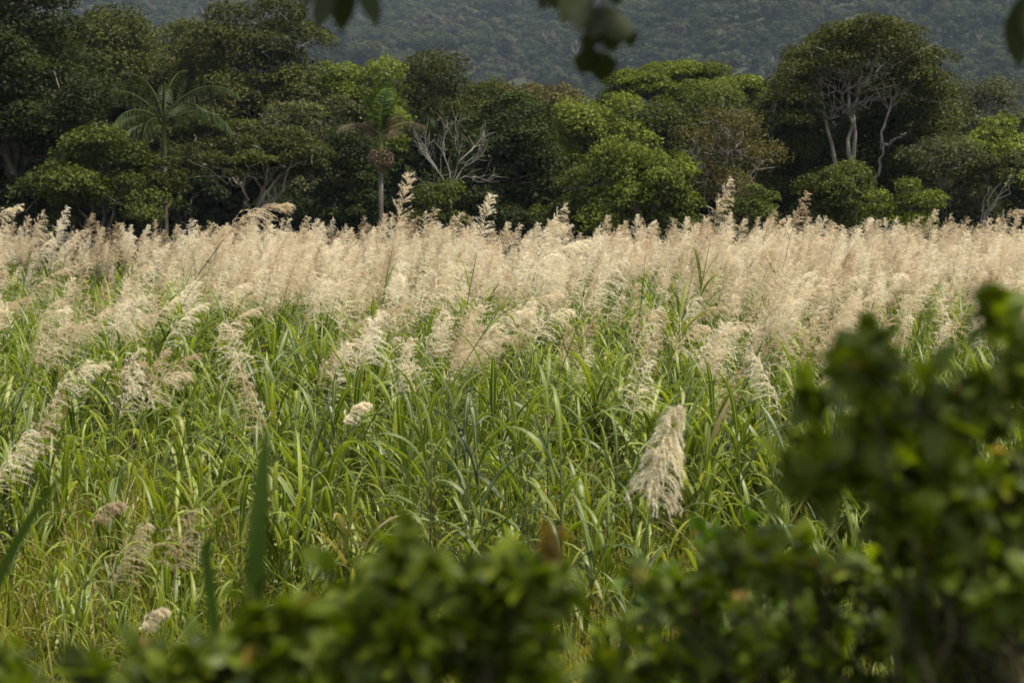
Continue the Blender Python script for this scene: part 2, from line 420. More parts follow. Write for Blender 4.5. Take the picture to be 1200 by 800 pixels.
SP = [
    (8, 780, 528, 7.8, 0.2, 'cream shaggy plume hanging low and alone among green blades, nearest of the big plumes', 0.0),
    (9, 471, 240, 18, 0.0, 'tall straight bristly plume standing above all others in front of the thin fruiting palm', 0.0),
    (0, 570, 250, 20, 0.3, 'slim brown pointed plume rising out of the band below the bleached bare tree', 0.0),
    (10, 308, 252, 22, 0.0, 'long combed plume on a slanting bare stalk, arching to the right above the band', 0.30),
    (5, 98, 438, 12, 0.05, 'pale arching plume bowing right over green leaves at the lower left of the band', 0.12),
    (6, 222, 372, 15, 0.1, 'wide fan-shaped arching plume above green leaves, left of the slanting bare stalk', 0.0),
    (11, 131, 594, 8.4, 0.0, 'small curled tan tuft nodding right among shaded blades', 0.1),
    (3, 158, 640, 8.0, 0.3, 'loose drooping tan plume in shaded grass below the small curled tuft', 0.08),
    (4, 216, 628, 8.0, 0.6, 'broad see-through plume in shaded grass beside the tall blurred shoot', 0.0),
    (11, 184, 718, 7.3, 0.0, 'short furry tuft curling right, lowest seed head of the field', 0.0),
    (3, 22, 532, 9.0, 0.1, 'thin drooping plume at the far left rim of the green grass', 0.1),
    (4, 476, 424, 12, 2.6, 'shaggy drooping plume hanging down in front of the leafy green canes', 0.0),
    (4, 275, 410, 11.8, 2.8, 'shaggy cream plume, upper one of a leaning pair left of the middle', 0.0),
    (3, 292, 462, 11.0, 2.4, 'shaggy cream plume, lower one of a leaning pair left of the middle', 0.0),
    (1, 846, 238, 22, 0.1, 'tall plume rising before the twiggy grey tree', 0.0),
    (2, 652, 262, 25, 0.1, 'plume leaning right above the band under the yellow-green tree', 0.12),
    (5, 2, 255, 22, 0.1, 'tall bowed plume at the very left end of the skyline', 0.0),
    (1, 72, 262, 30, 0.3, 'brown-tinged plume, taller of two against the dark shade of the huge tree', 0.0),
    (2, 45, 266, 31, 0.0, 'brown-tinged plume, lower of two against the dark shade of the huge tree', 0.0),
    (1, 936, 252, 23, -0.2, 'bushy plume standing up before the pale-trunked giant tree', 0.0),
    (4, 842, 405, 13, 0.3, 'whitish ragged plume, palest one beside the dark green patch on the right', 0.0),
    (3, 892, 440, 12.2, 2.8, 'ragged plume leaning over next to the near leafy bush', 0.0),
    (4, 752, 450, 11.6, 0.3, 'brownish drooping plume just above the lone shaggy cream one', 0.0),
    (6, 390, 345, 15, 0.1, 'big fan plume swept right, above the leafy patch left of the middle', 0.05),
    (6, 655, 300, 14.5, 0.15, 'see-through plume on a dark slanting stalk in the middle of the band', 0.22),
    (3, 712, 330, 14.0, 0.1, 'thin plume on a dark slanting stalk, next right of the band\'s middle', 0.18),
    (3, 520, 335, 14.5, 0.1, 'thin plume on a dark slanting stalk, left of the band\'s middle', 0.18),
    (6, 60, 330, 15, 0.1, 'wide silvery plume combed right near the dark gap at left', 0.1),
    (7, 198, 448, 11.6, 0.2, 'small round nodding plume half sunk in green leaves', 0.0),
    (11, 420, 478, 10.6, 0.2, 'brownish sunken tuft among blades below the middle of the band', 0.0),
]
SMALL = {11}
for v, px, py, d, rz, lab, tl in SP:
    cane_at(v, px, py, d, rz, lab, tilt=tl, size=(None if v not in SMALL else None))
n_special = len(SP)

rng = np.random.default_rng(7)
def scatter_pts(dens_fn, y0, y1, dmax, margin=1.6, wedge=0.37):
    """random points in the part of the field that can be seen, thinned by a density function (per square metre)"""
    hw = wedge * y1 + margin
    n = int(dmax * (y1 - y0) * hw * 2)
    x, y = rng.uniform(-hw, hw, n), rng.uniform(y0, y1, n)
    k = (np.abs(x) < wedge * y + margin) & (rng.random(n) * dmax < dens_fn(x, y))
    return x[k], y[k]

def cane_density(x, y):
    px = x / y * F + 600
    edge = 10.6 + 2.6 * (vnoise(x, y, 21, 1.5) - 0.5) * 2 + 1.0 * smooth(150, 0, px) - 0.7 * smooth(680, 800, px) - 0.4 * smooth(420, 330, px) * smooth(150, 260, px) + 0.8 * smooth(450, 540, px) * smooth(780, 660, px)
    dn = smooth(0, 4.5, y - edge) * 5.6
    dn = dn * (0.06 + 0.94 * smooth(0.34, 0.58, vnoise(x, y * 0.55, 22, 1.4)) * (1 - 0.0 * y)) ** (1.0 - 0.5 * smooth(18, 28, y))
    gap = smooth(19, 22, y) * smooth(41, 38, y) * smooth(230, 120, px)
    dn = dn * (1 - 0.9 * gap)
    return np.maximum(dn, 0.13 * smooth(8.5, 10.5, y) * (np.abs(px - 790) > 90))
cx, cy = scatter_pts(cane_density, 8.5, 47, 6.4)
o_ = np.argsort(cy); cx, cy = cx[o_], cy[o_]
n = len(cx)
wv = np.array([.10, .15, .15, .15, .12, .09, .11, .04, .0, .02, .04, .0]); wv /= wv.sum()
cv = rng.choice(len(VAR), n, p=wv)
far = (cy > 21) & (rng.random(n) < 0.75)                      # the back rows stand mostly upright
cv[far] = rng.choice([0, 1, 2, 9, 4], far.sum(), p=[.34, .3, .2, .06, .1])
crz = rng.normal(0.15, 0.75, n)
tops = np.array([c['info']['top'] for c in CANE])
hgt = 2.72 + 0.42 * smooth(13, 24, cy) + 0.12 * smooth(24, 40, cy) + rng.normal(size=n) * (0.2 + 0.17 * smooth(20, 30, cy)) + 0.3 * (vnoise(cx, cy, 31, 4.0) - 0.5)
hgt = np.where(cy < 13, hgt - 0.25, hgt)
hgt = np.minimum(hgt, 4.0)
cs = hgt / tops[cv]
inview = np.abs(cx) < 0.36 * cy
order = np.argsort(np.where(inview, cy, 1e6))[: 300 - n_special]
single = np.zeros(n, bool); single[order] = True
for i in np.nonzero(single)[0]:
    y = cy[i]
    if y < 12.0: lab = 'scattered plumed cane growing among the green grass in front of the dense plume band'
    else: lab = 'beige feathery cane in the front rows of the dense plume band across the field'
    put_cane(int(cv[i]), cx[i], cy[i], crz[i], float(cs[i]), lab, 'plumed canes of the field' if y >= 12 else 'scattered plumed canes in the green grass', tilt=float(abs(rng.normal(0, 0.08)) + 1e-3))
rest = ~single
print('canes', n, 'rest', rest.sum(), 'max y single', cy[single].max())
def rot_arr(rz, rng, tilt):
    return np.stack([rng.normal(0, tilt, len(rz)), rng.normal(0, tilt, len(rz)), rz], -1)
scatter('plumed_cane_mass', WHOLE, np.stack([cx[rest], cy[rest], ground_z(cx[rest], cy[rest]) - 0.02], -1), rot_arr(crz[rest], rng, 0.07), cs[rest], cv[rest], 'far rows of beige feathery cane plumes filling the back of the field')

# ------------------------------------------------------------------ green canes and grass
def cane_clump(seed, h, nst, big=1.0):
    rng = np.random.default_rng(seed); mb = MB()
    for s in range(nst):
        bx, by = rng.normal(0, 0.11, 2); hh = h * rng.uniform(0.65, 1.1); ln = rng.normal(0, 0.13, 2)
        t = np.linspace(0, 1, 6)
        S = np.stack([bx + ln[0] * hh * t ** 1.5, by + ln[1] * hh * t ** 1.5, hh * t], -1)
        tube(mb, S, np.linspace(0.008, 0.004, 6), 5, 0.45)
        nl = int(rng.integers(9, 15)); z = np.sort(rng.uniform(0.2, 1.0, nl))
        base = np.stack([np.interp(z, t, S[:, i]) for i in range(3)], -1)
        a0 = rng.random() * 6.28
        az = a0 + np.arange(nl) * math.pi + rng.normal(0, 0.5, nl)
        el = rng.uniform(0.85, 1.4, nl) + 0.1 * z
        cu = 0.3 + rng.beta(1.2, 1.7, nl) * 2.6
        leaves(mb, rng, base, az, np.minimum(el, 1.5), rng.uniform(0.26, 0.56, nl) * big, rng.uniform(0.009, 0.020, nl) * big, cu, np.clip(rng.normal(0.5, 0.22, nl) + np.where(z < 0.35, 0.18, 0), 0, 1), K=9)
    return mb
def tuft(seed, h, nbl, w):
    rng = np.random.default_rng(seed); mb = MB()
    az = rng.random(nbl) * 6.28; r = np.abs(rng.normal(0, 0.09, nbl))
    base = np.stack([np.cos(az) * r, np.sin(az) * r, np.zeros(nbl)], -1)
    az2 = az + rng.normal(0, 0.7, nbl)
    leaves(mb, rng, base, az2, rng.uniform(1.0, 1.52, nbl), h * rng.uniform(0.5, 1.15, nbl), w * rng.uniform(0.6, 1.3, nbl), rng.beta(1.1, 2.4, nbl) * 2.6, np.clip(rng.beta(2.2, 2.4, nbl) + (rng.random(nbl) < 0.14) * 0.5, 0, 1), K=8, fold=0.25)
    return mb
CL = [cane_clump(300 + i, 1.25, 4).mesh('cane_clump', M['cane_leaf']) for i in range(8)]
CB = [cane_clump(330 + i, 1.5, 2, 1.25).mesh('big_cane_clump', M['cane_leaf']) for i in range(5)]
TU = [tuft(360 + i, 0.95, 44, 0.0055).mesh('grass_tuft', M['grass']) for i in range(8)]

def green_height(x, y):
    return (0.50 + 0.78 * smooth(8.2, 12.0, y)) * (0.85 + 0.3 * vnoise(x, y, 41, 1.6))
x1, y1 = scatter_pts(lambda x, y: (7.0 + 2.0 * smooth(9, 12, y)) * (0.22 + 0.78 * smooth(0.3, 0.6, vnoise(x, y, 42, 1.1))) * (1 - 0.55 * (np.abs(x / y * F) < 120) * (y > 9) * (y < 12.3)) * (1 - 0.55 * smooth(22, 30, y)), 5.2, 46, 9.0, 1.6)
n1 = len(x1); i1 = rng.integers(0, 13, n1)
s1 = green_height(x1, y1) * rng.uniform(0.8, 1.2, n1)
scatter('cane_grass', CL + CB, np.stack([x1, y1, ground_z(x1, y1) - 0.02], -1), rot_arr(rng.random(n1) * 6.28, rng, 0.08), s1, i1, 'tall green cane grass with broad arching leaves covering the field')
x2, y2 = scatter_pts(lambda x, y: 32.0 * (1 - 0.87 * smooth(11, 17, y)), 2.2, 40, 32.0, 1.6)
n2 = len(x2); i2 = rng.integers(0, 8, n2)
s2 = rng.uniform(0.75, 1.25, n2) * (1.0 + 0.35 * smooth(9, 14, y2)) * (0.55 + 0.45 * smooth(3, 6, y2))
scatter('meadow_grass', TU, np.stack([x2, y2, ground_z(x2, y2) - 0.02], -1), rot_arr(rng.random(n2) * 6.28, rng, 0.08), s2, i2, 'fine yellow-green grass with dry blades growing between the canes')
print('clumps', n1, 'tufts', n2)

# leafy canes one can tell apart in front of the band
def leafy_cane(seed, h, big, low=0.42):
    rng = np.random.default_rng(seed)
    t = np.linspace(0, 1, 7); ln = rng.normal(0, 0.06, 2)
    S = np.stack([ln[0] * h * t ** 1.5, ln[1] * h * t ** 1.5, h * t], -1)
    st = MB(); tube(st, S, np.linspace(0.011, 0.006, 7), 6, 0.4)
    out = []
    nl = 10; a0 = rng.random() * 0.8 - 0.4
    for k in range(nl):
        z = low + (1 - low) * k / (nl - 1)
        base = np.array([[np.interp(z, t, S[:, i]) for i in range(3)]])
        mb = MB()
        leaves(mb, rng, base, np.array([a0 + k * math.pi + rng.normal(0, 0.4)]), np.array([0.8 + 0.6 * (k / nl) + rng.normal(0, 0.1)]), np.array([rng.uniform(0.55, 0.9)]) * big, np.array([rng.uniform(0.022, 0.031)]) * big, np.array([rng.uniform(1.4, 2.7) * (1.2 - 0.55 * k / nl)]), np.array([rng.uniform(0.0, 0.4)]), K=11)
        out.append(mb.mesh('leaf', M['cane_leaf']))
    return st.mesh('stem', M['stem']), out
LC = [leafy_cane(400 + i, 2.15, 0.95) for i in range(4)]
lc_spots = [(612, 11.3, 'tallest broad-leaved green cane in the middle of the field, without a plume'), (556, 10.9, None), (642, 11.3, None), (690, 10.6, None), (520, 11.2, None), (575, 9.9, None), (660, 9.9, None), (470, 11.8, None),
            (440, 12.6, None), (615, 12.0, None), (725, 11.6, None), (355, 11.4, None), (880, 11.3, None), (545, 12.2, None), (500, 10.6, None), (585, 12.6, None), (632, 10.4, None), (400, 12.2, None), (760, 12.4, None), (310, 12.4, None), (840, 12.6, None), (870, 7.9, 'short broad-leaved cane shoot right of the lone shaggy plume')]
for k, (px, d, lab) in enumerate(lc_spots):
    x = (px - 600) / F * d
    o = thing('leafy_cane', lab or 'broad-leaved green cane without a plume among the grass before the plume band', 'cane grass', (x, d, float(ground_z(x, d)) - 0.02), None if lab else 'leafy canes before the plume band')
    s = {0: 1.04, 21: 0.6}.get(k, float(rng.uniform(0.82, 1.0)))
    o.scale = (s, s, s); o.rotation_euler = (0, 0, float(rng.normal(0, 0.5)))
    st, lv = LC[k % 4]
    link('stem', st, o)
    for l in lv: link('leaf', l, o)

# ------------------------------------------------------------------ trees
def limb(mb, rng, a, b, r0, r1, wob=0.12, n=7, sides=6, sag=0.0):
    a, b = np.asarray(a, float), np.asarray(b, float)
    t = np.linspace(0, 1, n)[:, None]
    L = np.linalg.norm(b - a)
    P = a + (b - a) * t
    off = rng.normal(size=(n, 3)) * wob * L * 0.35 * np.sin(t * math.pi)
    P = P + off; P[:, 2] += sag * L * np.sin(t[:, 0] * math.pi)
    tube(mb, P, np.linspace(r0, r1, n), sides)
    return P

def crown_clumps(rng, n, c, rx, ry, rz, style):
    """centres and radii of leafy clumps over a crown's volume"""
    out = []; ph = rng.random(2) * 6.28
    for i in range(n):
        if style == 'umbrella':
            a = rng.random() * 6.28; rr = math.sqrt(rng.random())
            p = np.array([rr * math.cos(a) * rx, rr * math.sin(a) * ry, rz * (0.75 * (1 - rr ** 2) + rng.uniform(-0.75, 0.12))])
        else:
            d = norm(rng.normal(size=3)); d[2] = abs(d[2]) * 1.1 - 0.35 * rng.random(); d = norm(d)
            g = 0.5 + 0.25 * math.sin(3 * math.atan2(d[1], d[0]) + ph[0]) + 0.25 * math.sin(2.3 * d[2] * 3 + 2 * d[0] + ph[1])
            rr = rng.uniform(0.5, 1.0) * (0.78 + 0.34 * g) + (0.14 if rng.random() < 0.12 else 0)
            p = d * rr * np.array([rx, ry, rz])
        out.append(c + p)
    return np.array(out)

def tree(name, cat, label, cx, top, hw, bot, d, style, key, seed, leaf=0.2, nc=26, dens=1.0, bark='bark', trunk_r=0.16, twigs=0, cover=1.0, lean=0.0, stems=1, cr=0.34):
    rng = np.random.default_rng(seed); leaf *= 0.75
    T, B = at(cx, top - 7, d), at(cx, bot, d)
    rx = hw * 1.08 / ppm(d); z1, z0 = T[2], max(B[2], 0.2)
    rz = (z1 - z0) * (0.60 if style != 'umbrella' else 0.5)
    cen = np.array([0, 0, z1 - rz])
    ry = rx * 0.85
    r_cl = cr * min(rx, rz * 1.4)
    C = crown_clumps(rng, nc, cen, rx - r_cl * .7, ry - r_cl * .7, rz - r_cl * .6, style)
    if style != 'umbrella':                       # let the crown come down to its lowest leaves
        low = rng.random(nc) < 0.45
        C[low, 2] = rng.uniform(z0, cen[2], low.sum())
    o = thing(name, label, cat, (T[0], d, 0))
    tr = MB()
    fork = np.array([lean, 0, max(z0 * 0.75, 0.25 * z1)])
    tips = []
    for s in range(stems):
        bx = np.array([rng.normal(0, 0.25) * (stems > 1), rng.normal(0, 0.25) * (stems > 1), -0.1])
        fk = fork + (np.array([rng.uniform(-.35, .35) * rx, rng.normal(0, .3), rng.uniform(-.1, .25) * rz]) if stems > 1 else 0)
        limb(tr, rng, bx, fk, trunk_r, trunk_r * 0.7, 0.06, 8, 7); tips.append(fk)
    nh = max(4, nc // 8)
    hub = C[rng.choice(nc, nh, replace=False)] * np.array([0.6, 0.6, 1.0]); hub[:, 2] = hub[:, 2] - 0.25 * rz
    hub[:, 2] = np.maximum(hub[:, 2], fork[2] * 0.9)
    for h in hub:
        f = tips[int(np.argmin([np.linalg.norm((h - t)[:2]) for t in tips]))]
        limb(tr, rng, f, h, trunk_r * 0.5, trunk_r * 0.22, 0.18, 8, 6, 0.05)
    for i, c in enumerate(C):
        h = hub[int(np.argmin(np.linalg.norm(hub - c, axis=1)))]
        P = limb(tr, rng, h, c, trunk_r * 0.2, 0.012, 0.2, 7, 4, 0.06)
        for _ in range(twigs):
            q = P[rng.integers(2, 7)]
            e = q + norm(rng.normal(size=3) + np.array([0, 0, 0.6])) * rng.uniform(0.4, 1.0) * r_cl * 1.1
            limb(tr, rng, q, e, 0.022, 0.007, 0.2, 5, 4)
    link('trunk', tr.mesh('trunk', M[bark]), o)
    # leaves: shells of clumps, denser to their tops
    cm = MB()
    rad = r_cl * rng.uniform(0.5, 1.5, nc)
    per = np.maximum(20, (dens * cover * 12.0 * rad ** 2 / leaf ** 2)).astype(int)
    ci = np.repeat(np.arange(nc), per); n = len(ci)
    dirs = norm(rng.normal(size=(n, 3))); dirs[:, 2] = np.where(dirs[:, 2] < -0.25, -dirs[:, 2], dirs[:, 2])
    flat = 0.5 if style == 'umbrella' else rng.uniform(0.6, 0.85)
    lump = 0.72 + 0.45 * rng.random((nc, 24))     # uneven outline inside one clump
    sect = (np.floor((np.arctan2(dirs[:, 1], dirs[:, 0]) + math.pi) / 6.2832 * 8).astype(int) % 8) + 8 * np.clip(((dirs[:, 2] + 1) * 1.5).astype(int), 0, 2)
    rr = rad[ci] * lump[ci, sect] * (0.35 + 0.65 * rng.random(n) ** 0.45)
    P = C[ci] + dirs * rr[:, None] * np.array([1, 1, flat])
    nr = norm(dirs * 0.6 + rng.normal(size=(n, 3)) * 0.6 + np.array([0, 0, 0.45]))
    clump_t = rng.normal(0, 0.16, nc)
    tint = np.clip(0.42 + clump_t[ci] + rng.normal(0, 0.17, n), 0, 1)
    leaf_cards(cm, P, nr, leaf * rng.uniform(0.65, 1.35, n), rng, 0.55, tint)
    link('crown', cm.mesh('crown', M[key]), o)
    return o

T_ = [
    # name, category, label, cx, top, half width, bottom, depth, style, colour, options
    ('broadleaf_tree', 'tree', 'huge dark broadleaf tree at the left end, its crown rising above the picture', 8, -75, 128, 262, 50, 'round', 'dark', dict(nc=95, leaf=0.2, trunk_r=0.35, cr=0.26)),
    ('broadleaf_tree', 'tree', 'dark bushy tree under the huge tree\'s crown at the left end', 18, 105, 78, 280, 55, 'round', 'dark', dict(nc=44, leaf=0.2)),
    ('broadleaf_tree', 'tree', 'dark olive tree rising between the huge tree and the dull olive tree', 62, 2, 82, 230, 61, 'round', 'dark', dict(nc=56, leaf=0.22)),
    ('broadleaf_tree', 'tree', 'olive tree closing the gap above the feather palm, left of the tall rounded tree', 228, 48, 72, 210, 72, 'round', 'olive', dict(nc=44, leaf=0.24)),
    ('broadleaf_tree', 'tree', 'bushy mid-green tree with drooping sprays left of the feather palm', 108, 128, 82, 268, 47, 'round', 'mid', dict(nc=42, leaf=0.17, cr=0.3)),
    ('broadleaf_tree', 'tree', 'dull olive tree behind the bushy tree, hillside showing above it', 128, 16, 98, 190, 66, 'round', 'olive', dict(nc=56, leaf=0.24)),
    ('broadleaf_tree', 'tree', 'brownish thin tree behind the feather palm\'s crown', 205, 36, 66, 190, 68, 'round', 'brown', dict(nc=30, leaf=0.22, cover=0.8, bark='pale_bark')),
    ('broadleaf_tree', 'tree', 'tall rounded olive tree, highest of those right of the feather palm', 282, -3, 105, 170, 64, 'round', 'olive', dict(nc=60, leaf=0.22, bark='pale_bark', twigs=1, cr=0.26)),
    ('spreading_tree', 'tree', 'spreading feathery tree with crooked bare limbs under layered olive foliage', 295, 138, 98, 232, 52, 'umbrella', 'olive', dict(nc=70, leaf=0.15, bark='pale_bark', trunk_r=0.13, cr=0.3, twigs=1)),
    ('broadleaf_tree', 'tree', 'grey-green tree between the tall rounded tree and the thin fruiting palm', 362, 66, 66, 225, 60, 'round', 'grey', dict(nc=34, leaf=0.2)),
    ('broadleaf_tree', 'tree', 'dense sunlit green tree standing behind the thin fruiting palm', 425, 48, 62, 190, 63, 'round', 'bright', dict(nc=38, leaf=0.2)),
    ('broadleaf_tree', 'tree', 'dark green tree around the trunk of the thin fruiting palm', 405, 150, 58, 285, 54, 'round', 'dark', dict(nc=36, leaf=0.17)),
    ('broadleaf_tree', 'tree', 'yellow-flecked olive tree behind the bleached bare tree', 510, 74, 84, 190, 68, 'round', 'olive', dict(nc=40, leaf=0.22)),
    ('broadleaf_tree', 'tree', 'wide dark tree filling the space right of the bleached bare tree', 580, 108, 92, 275, 54, 'round', 'dark', dict(nc=60, leaf=0.18, trunk_r=0.25, cr=0.27)),
    ('broadleaf_tree', 'tree', 'brownish tree below the hanging twig, left of the yellow-green one', 645, 86, 60, 190, 74, 'round', 'brown', dict(nc=28, leaf=0.24, cover=0.8, bark='pale_bark', twigs=1)),
    ('broadleaf_tree', 'tree', 'yellow-green tree with autumn-tinged top behind the bright green tree', 705, 108, 72, 205, 60, 'round', 'lime', dict(nc=40, leaf=0.2)),
    ('broadleaf_tree', 'tree', 'bright green tree with heaped clumps right behind the plumes', 752, 166, 76, 285, 49, 'round', 'bright', dict(nc=44, leaf=0.19, cr=0.3)),
    ('broadleaf_tree', 'tree', 'low dark green tree between the wide dark and the bright green tree', 672, 190, 48, 285, 51, 'round', 'mid', dict(nc=30, leaf=0.17)),
    ('umbrella_tree', 'tree', 'flat-topped umbrella tree with layered green foliage against the hillside', 800, 72, 92, 145, 70, 'umbrella', 'bright', dict(nc=150, leaf=0.2, cr=0.3, trunk_r=0.16)),
    ('broadleaf_tree', 'tree', 'dark tree under the flat-topped umbrella tree', 805, 98, 84, 235, 65, 'round', 'mid', dict(nc=36, leaf=0.2)),
    ('twiggy_tree', 'tree', 'half-bare brownish tree with many thin grey stems before the giant tree', 848, 126, 76, 235, 51, 'round', 'brown', dict(nc=44, leaf=0.13, cover=0.36, bark='pale_bark', twigs=5, stems=4, trunk_r=0.075, cr=0.3)),
    ('leafy_shrub', 'shrub', 'round green shrub at the foot of the half-bare brownish tree', 880, 212, 44, 290, 47, 'round', 'mid', dict(nc=28, leaf=0.15, trunk_r=0.06)),
    ('broadleaf_tree', 'tree', 'dark tree in the gap left of the pale-trunked giant', 898, 112, 50, 270, 60, 'round', 'dark', dict(nc=28, leaf=0.18)),
    ('leafy_shrub', 'shrub', 'vine-covered shrub under the pale trunks of the giant tree', 985, 186, 58, 290, 51, 'round', 'mid', dict(nc=36, leaf=0.16, trunk_r=0.07)),
    ('leafy_shrub', 'shrub', 'sunlit green shrub at the right foot of the giant tree', 1062, 208, 46, 290, 48, 'round', 'bright', dict(nc=30, leaf=0.15, trunk_r=0.06)),
    ('broadleaf_tree', 'tree', 'pale grey-green bushy tree with thin stems right of the giant tree', 1108, 148, 62, 285, 52, 'round', 'grey', dict(nc=46, leaf=0.15, bark='pale_bark', twigs=1, stems=3, trunk_r=0.07, cover=0.85)),
    ('broadleaf_tree', 'tree', 'yellow-green tree near the right end behind the leaning thin trunks', 1165, 142, 62, 225, 59, 'round', 'lime', dict(nc=36, leaf=0.2)),
    ('spreading_tree', 'tree', 'small layered tree with two leaning thin pale trunks near the right end', 1182, 172, 50, 222, 50, 'umbrella', 'olive', dict(nc=40, leaf=0.15, bark='pale_bark', trunk_r=0.06, stems=2, lean=-0.3)),
    ('broadleaf_tree', 'tree', 'far greyish tree below the hillside right of the giant crown', 1150, 96, 75, 190, 85, 'round', 'grey', dict(nc=34, leaf=0.28, bark='pale_bark', twigs=2, cover=0.7)),
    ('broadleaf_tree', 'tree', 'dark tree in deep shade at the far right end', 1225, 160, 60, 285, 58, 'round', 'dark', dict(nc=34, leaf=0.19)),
    ('leafy_shrub', 'shrub', 'small round bright shrub below the bleached bare tree', 510, 212, 38, 290, 47, 'round', 'mid', dict(nc=26, leaf=0.14, trunk_r=0.05)),
    ('leafy_shrub', 'shrub', 'leafy shrub hiding part of the feather palm\'s trunk', 186, 182, 36, 226, 48.5, 'round', 'olive', dict(nc=22, leaf=0.15, trunk_r=0.05)),
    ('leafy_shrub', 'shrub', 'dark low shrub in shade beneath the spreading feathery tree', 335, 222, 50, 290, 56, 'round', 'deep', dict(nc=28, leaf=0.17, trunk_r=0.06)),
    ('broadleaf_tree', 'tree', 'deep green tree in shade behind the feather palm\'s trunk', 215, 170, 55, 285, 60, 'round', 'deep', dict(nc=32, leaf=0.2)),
    ('broadleaf_tree', 'tree', 'olive tree left of the hanging twig, at the hill\'s foot', 585, 84, 60, 180, 76, 'round', 'olive', dict(nc=28, leaf=0.26)),
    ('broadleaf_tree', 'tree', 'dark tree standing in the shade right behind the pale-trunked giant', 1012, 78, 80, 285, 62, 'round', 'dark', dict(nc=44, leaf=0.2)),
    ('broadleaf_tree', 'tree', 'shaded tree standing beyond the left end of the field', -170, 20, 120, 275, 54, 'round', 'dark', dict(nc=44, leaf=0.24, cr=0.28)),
    ('broadleaf_tree', 'tree', 'mid-green tree standing beyond the right end of the field', 1340, 110, 90, 285, 54, 'round', 'mid', dict(nc=44, leaf=0.24)),
]
for k, (nm, cat, lab, cx_, top, hw, bot, d, st, key, kw) in enumerate(T_):
    tree(nm, cat, lab, cx_, top, hw, bot, d, st, key, 500 + k, **kw)

# the giant with pale trunks: a high dome over bare limbs
def giant():
    rng = np.random.default_rng(77); d = 55
    base = at(1000, 300, d); o = thing('giant_tree', 'giant dome-crowned tree with bare pale trunks showing under its dark foliage', 'tree', (base[0], d, 0))
    L = lambda px, py, dy=0: at(px, py, d) - np.array([base[0], d, 0]) + np.array([0, dy, 0])
    tr = MB()
    paths = [[(998, 330), (983, 200), (972, 140), (958, 105), (925, 70)], [(1000, 330), (995, 190), (993, 140), (996, 95), (985, 60)], [(1003, 330), (1003, 180), (1004, 130), (1003, 100), (1010, 50)],
             [(1030, 175), (1033, 155), (1040, 128), (1050, 105), (1075, 75)], [(1030, 175), (1044, 160)], [(1003, 110), (1022, 90), (1045, 62)], [(972, 140), (945, 115), (915, 110)], [(960, 112), (940, 90), (915, 85)], [(1030, 330), (1024, 220), (1030, 172)]]
    for p in paths:
        P = np.array([L(a, b, rng.normal(0, 0.15)) for a, b in p]); P[-1][1] += rng.normal(0, 0.8)
        t = np.linspace(0, len(P) - 1, 14); Q = np.stack([np.interp(t, np.arange(len(P)), P[:, i]) for i in range(3)], -1)
        Q[1:-1] += rng.normal(size=(12, 3)) * 0.05
        r0 = 0.105 if p[0][1] > 300 else 0.06
        tube(tr, Q, np.linspace(r0, 0.035, 14), 7)
    C = []
    for i in range(150):
        a = rng.uniform(-1, 1); h = math.sqrt(max(0, 1 - a * a))
        px = 1008 + a * 112
        tpy = 172 - h * 140
        py = tpy + rng.random() ** 1.6 * (38 + 55 * abs(a) ** 1.5) + 8
        C.append(L(px, py, rng.uniform(-1, 1) * 3.2 * max(h, 0.3)))
    for i in range(60):                               # curtains behind the trunks and at both sides
        s = rng.choice([-1, 1]); C.append(L(1008 + s * rng.uniform(55, 108), rng.uniform(120, 225), rng.uniform(0.3, 2.5)))
    for i in range(130): C.append(L(rng.uniform(920, 1095), rng.uniform(80, 240), rng.uniform(1.8, 3.8)))
    C = np.array(C)
    ends = np.array([L(*q) for q in [(925, 70), (985, 60), (1010, 50), (1075, 75), (1045, 62), (915, 100)]])
    for c in C[:150:3]:
        limb(tr, rng, ends[int(np.argmin(np.linalg.norm(ends - c, axis=1)))], c, 0.035, 0.01, 0.2, 7, 4, 0.05)
    for k in range(46):                               # pale branching under the dome
        q0 = [(972, 140), (958, 108), (993, 135), (1003, 115), (996, 95), (1040, 128), (985, 110)][k % 7]
        a, e = L(*q0, -0.1), L(min(max(q0[0] + rng.normal(0, 34), 930), 1082), q0[1] - rng.uniform(15, 60), rng.uniform(-3.0, -0.6))
        limb(tr, rng, a, e, 0.028, 0.008, 0.16, 8, 4, 0.05)
    link('trunk', tr.mesh('trunk', M['pale_bark']), o)
    rad = rng.uniform(0.5, 0.85, len(C)); leaf = 0.14
    per = (9.5 * rad ** 2 / leaf ** 2).astype(int); ci = np.repeat(np.arange(len(C)), per); n = len(ci)
    dirs = norm(rng.normal(size=(n, 3))); dirs[:, 2] = np.where(dirs[:, 2] < -0.3, -dirs[:, 2], dirs[:, 2])
    P = C[ci] + dirs * (rad[ci] * (0.3 + 0.75 * rng.random(n) ** 0.5))[:, None] * np.array([1.1, 1.1, 0.7])
    nr = norm(dirs * 0.6 + rng.normal(size=(n, 3)) * 0.6 + np.array([0, 0, 0.55]))
    ct = rng.normal(0, 0.15, len(C)); cm = MB()
    leaf_cards(cm, P, nr, leaf * rng.uniform(0.6, 1.4, n), rng, 0.55, np.clip(0.42 + ct[ci] + rng.normal(0, 0.17, n), 0, 1))
    link('crown', cm.mesh('crown', M['olive']), o)
giant()

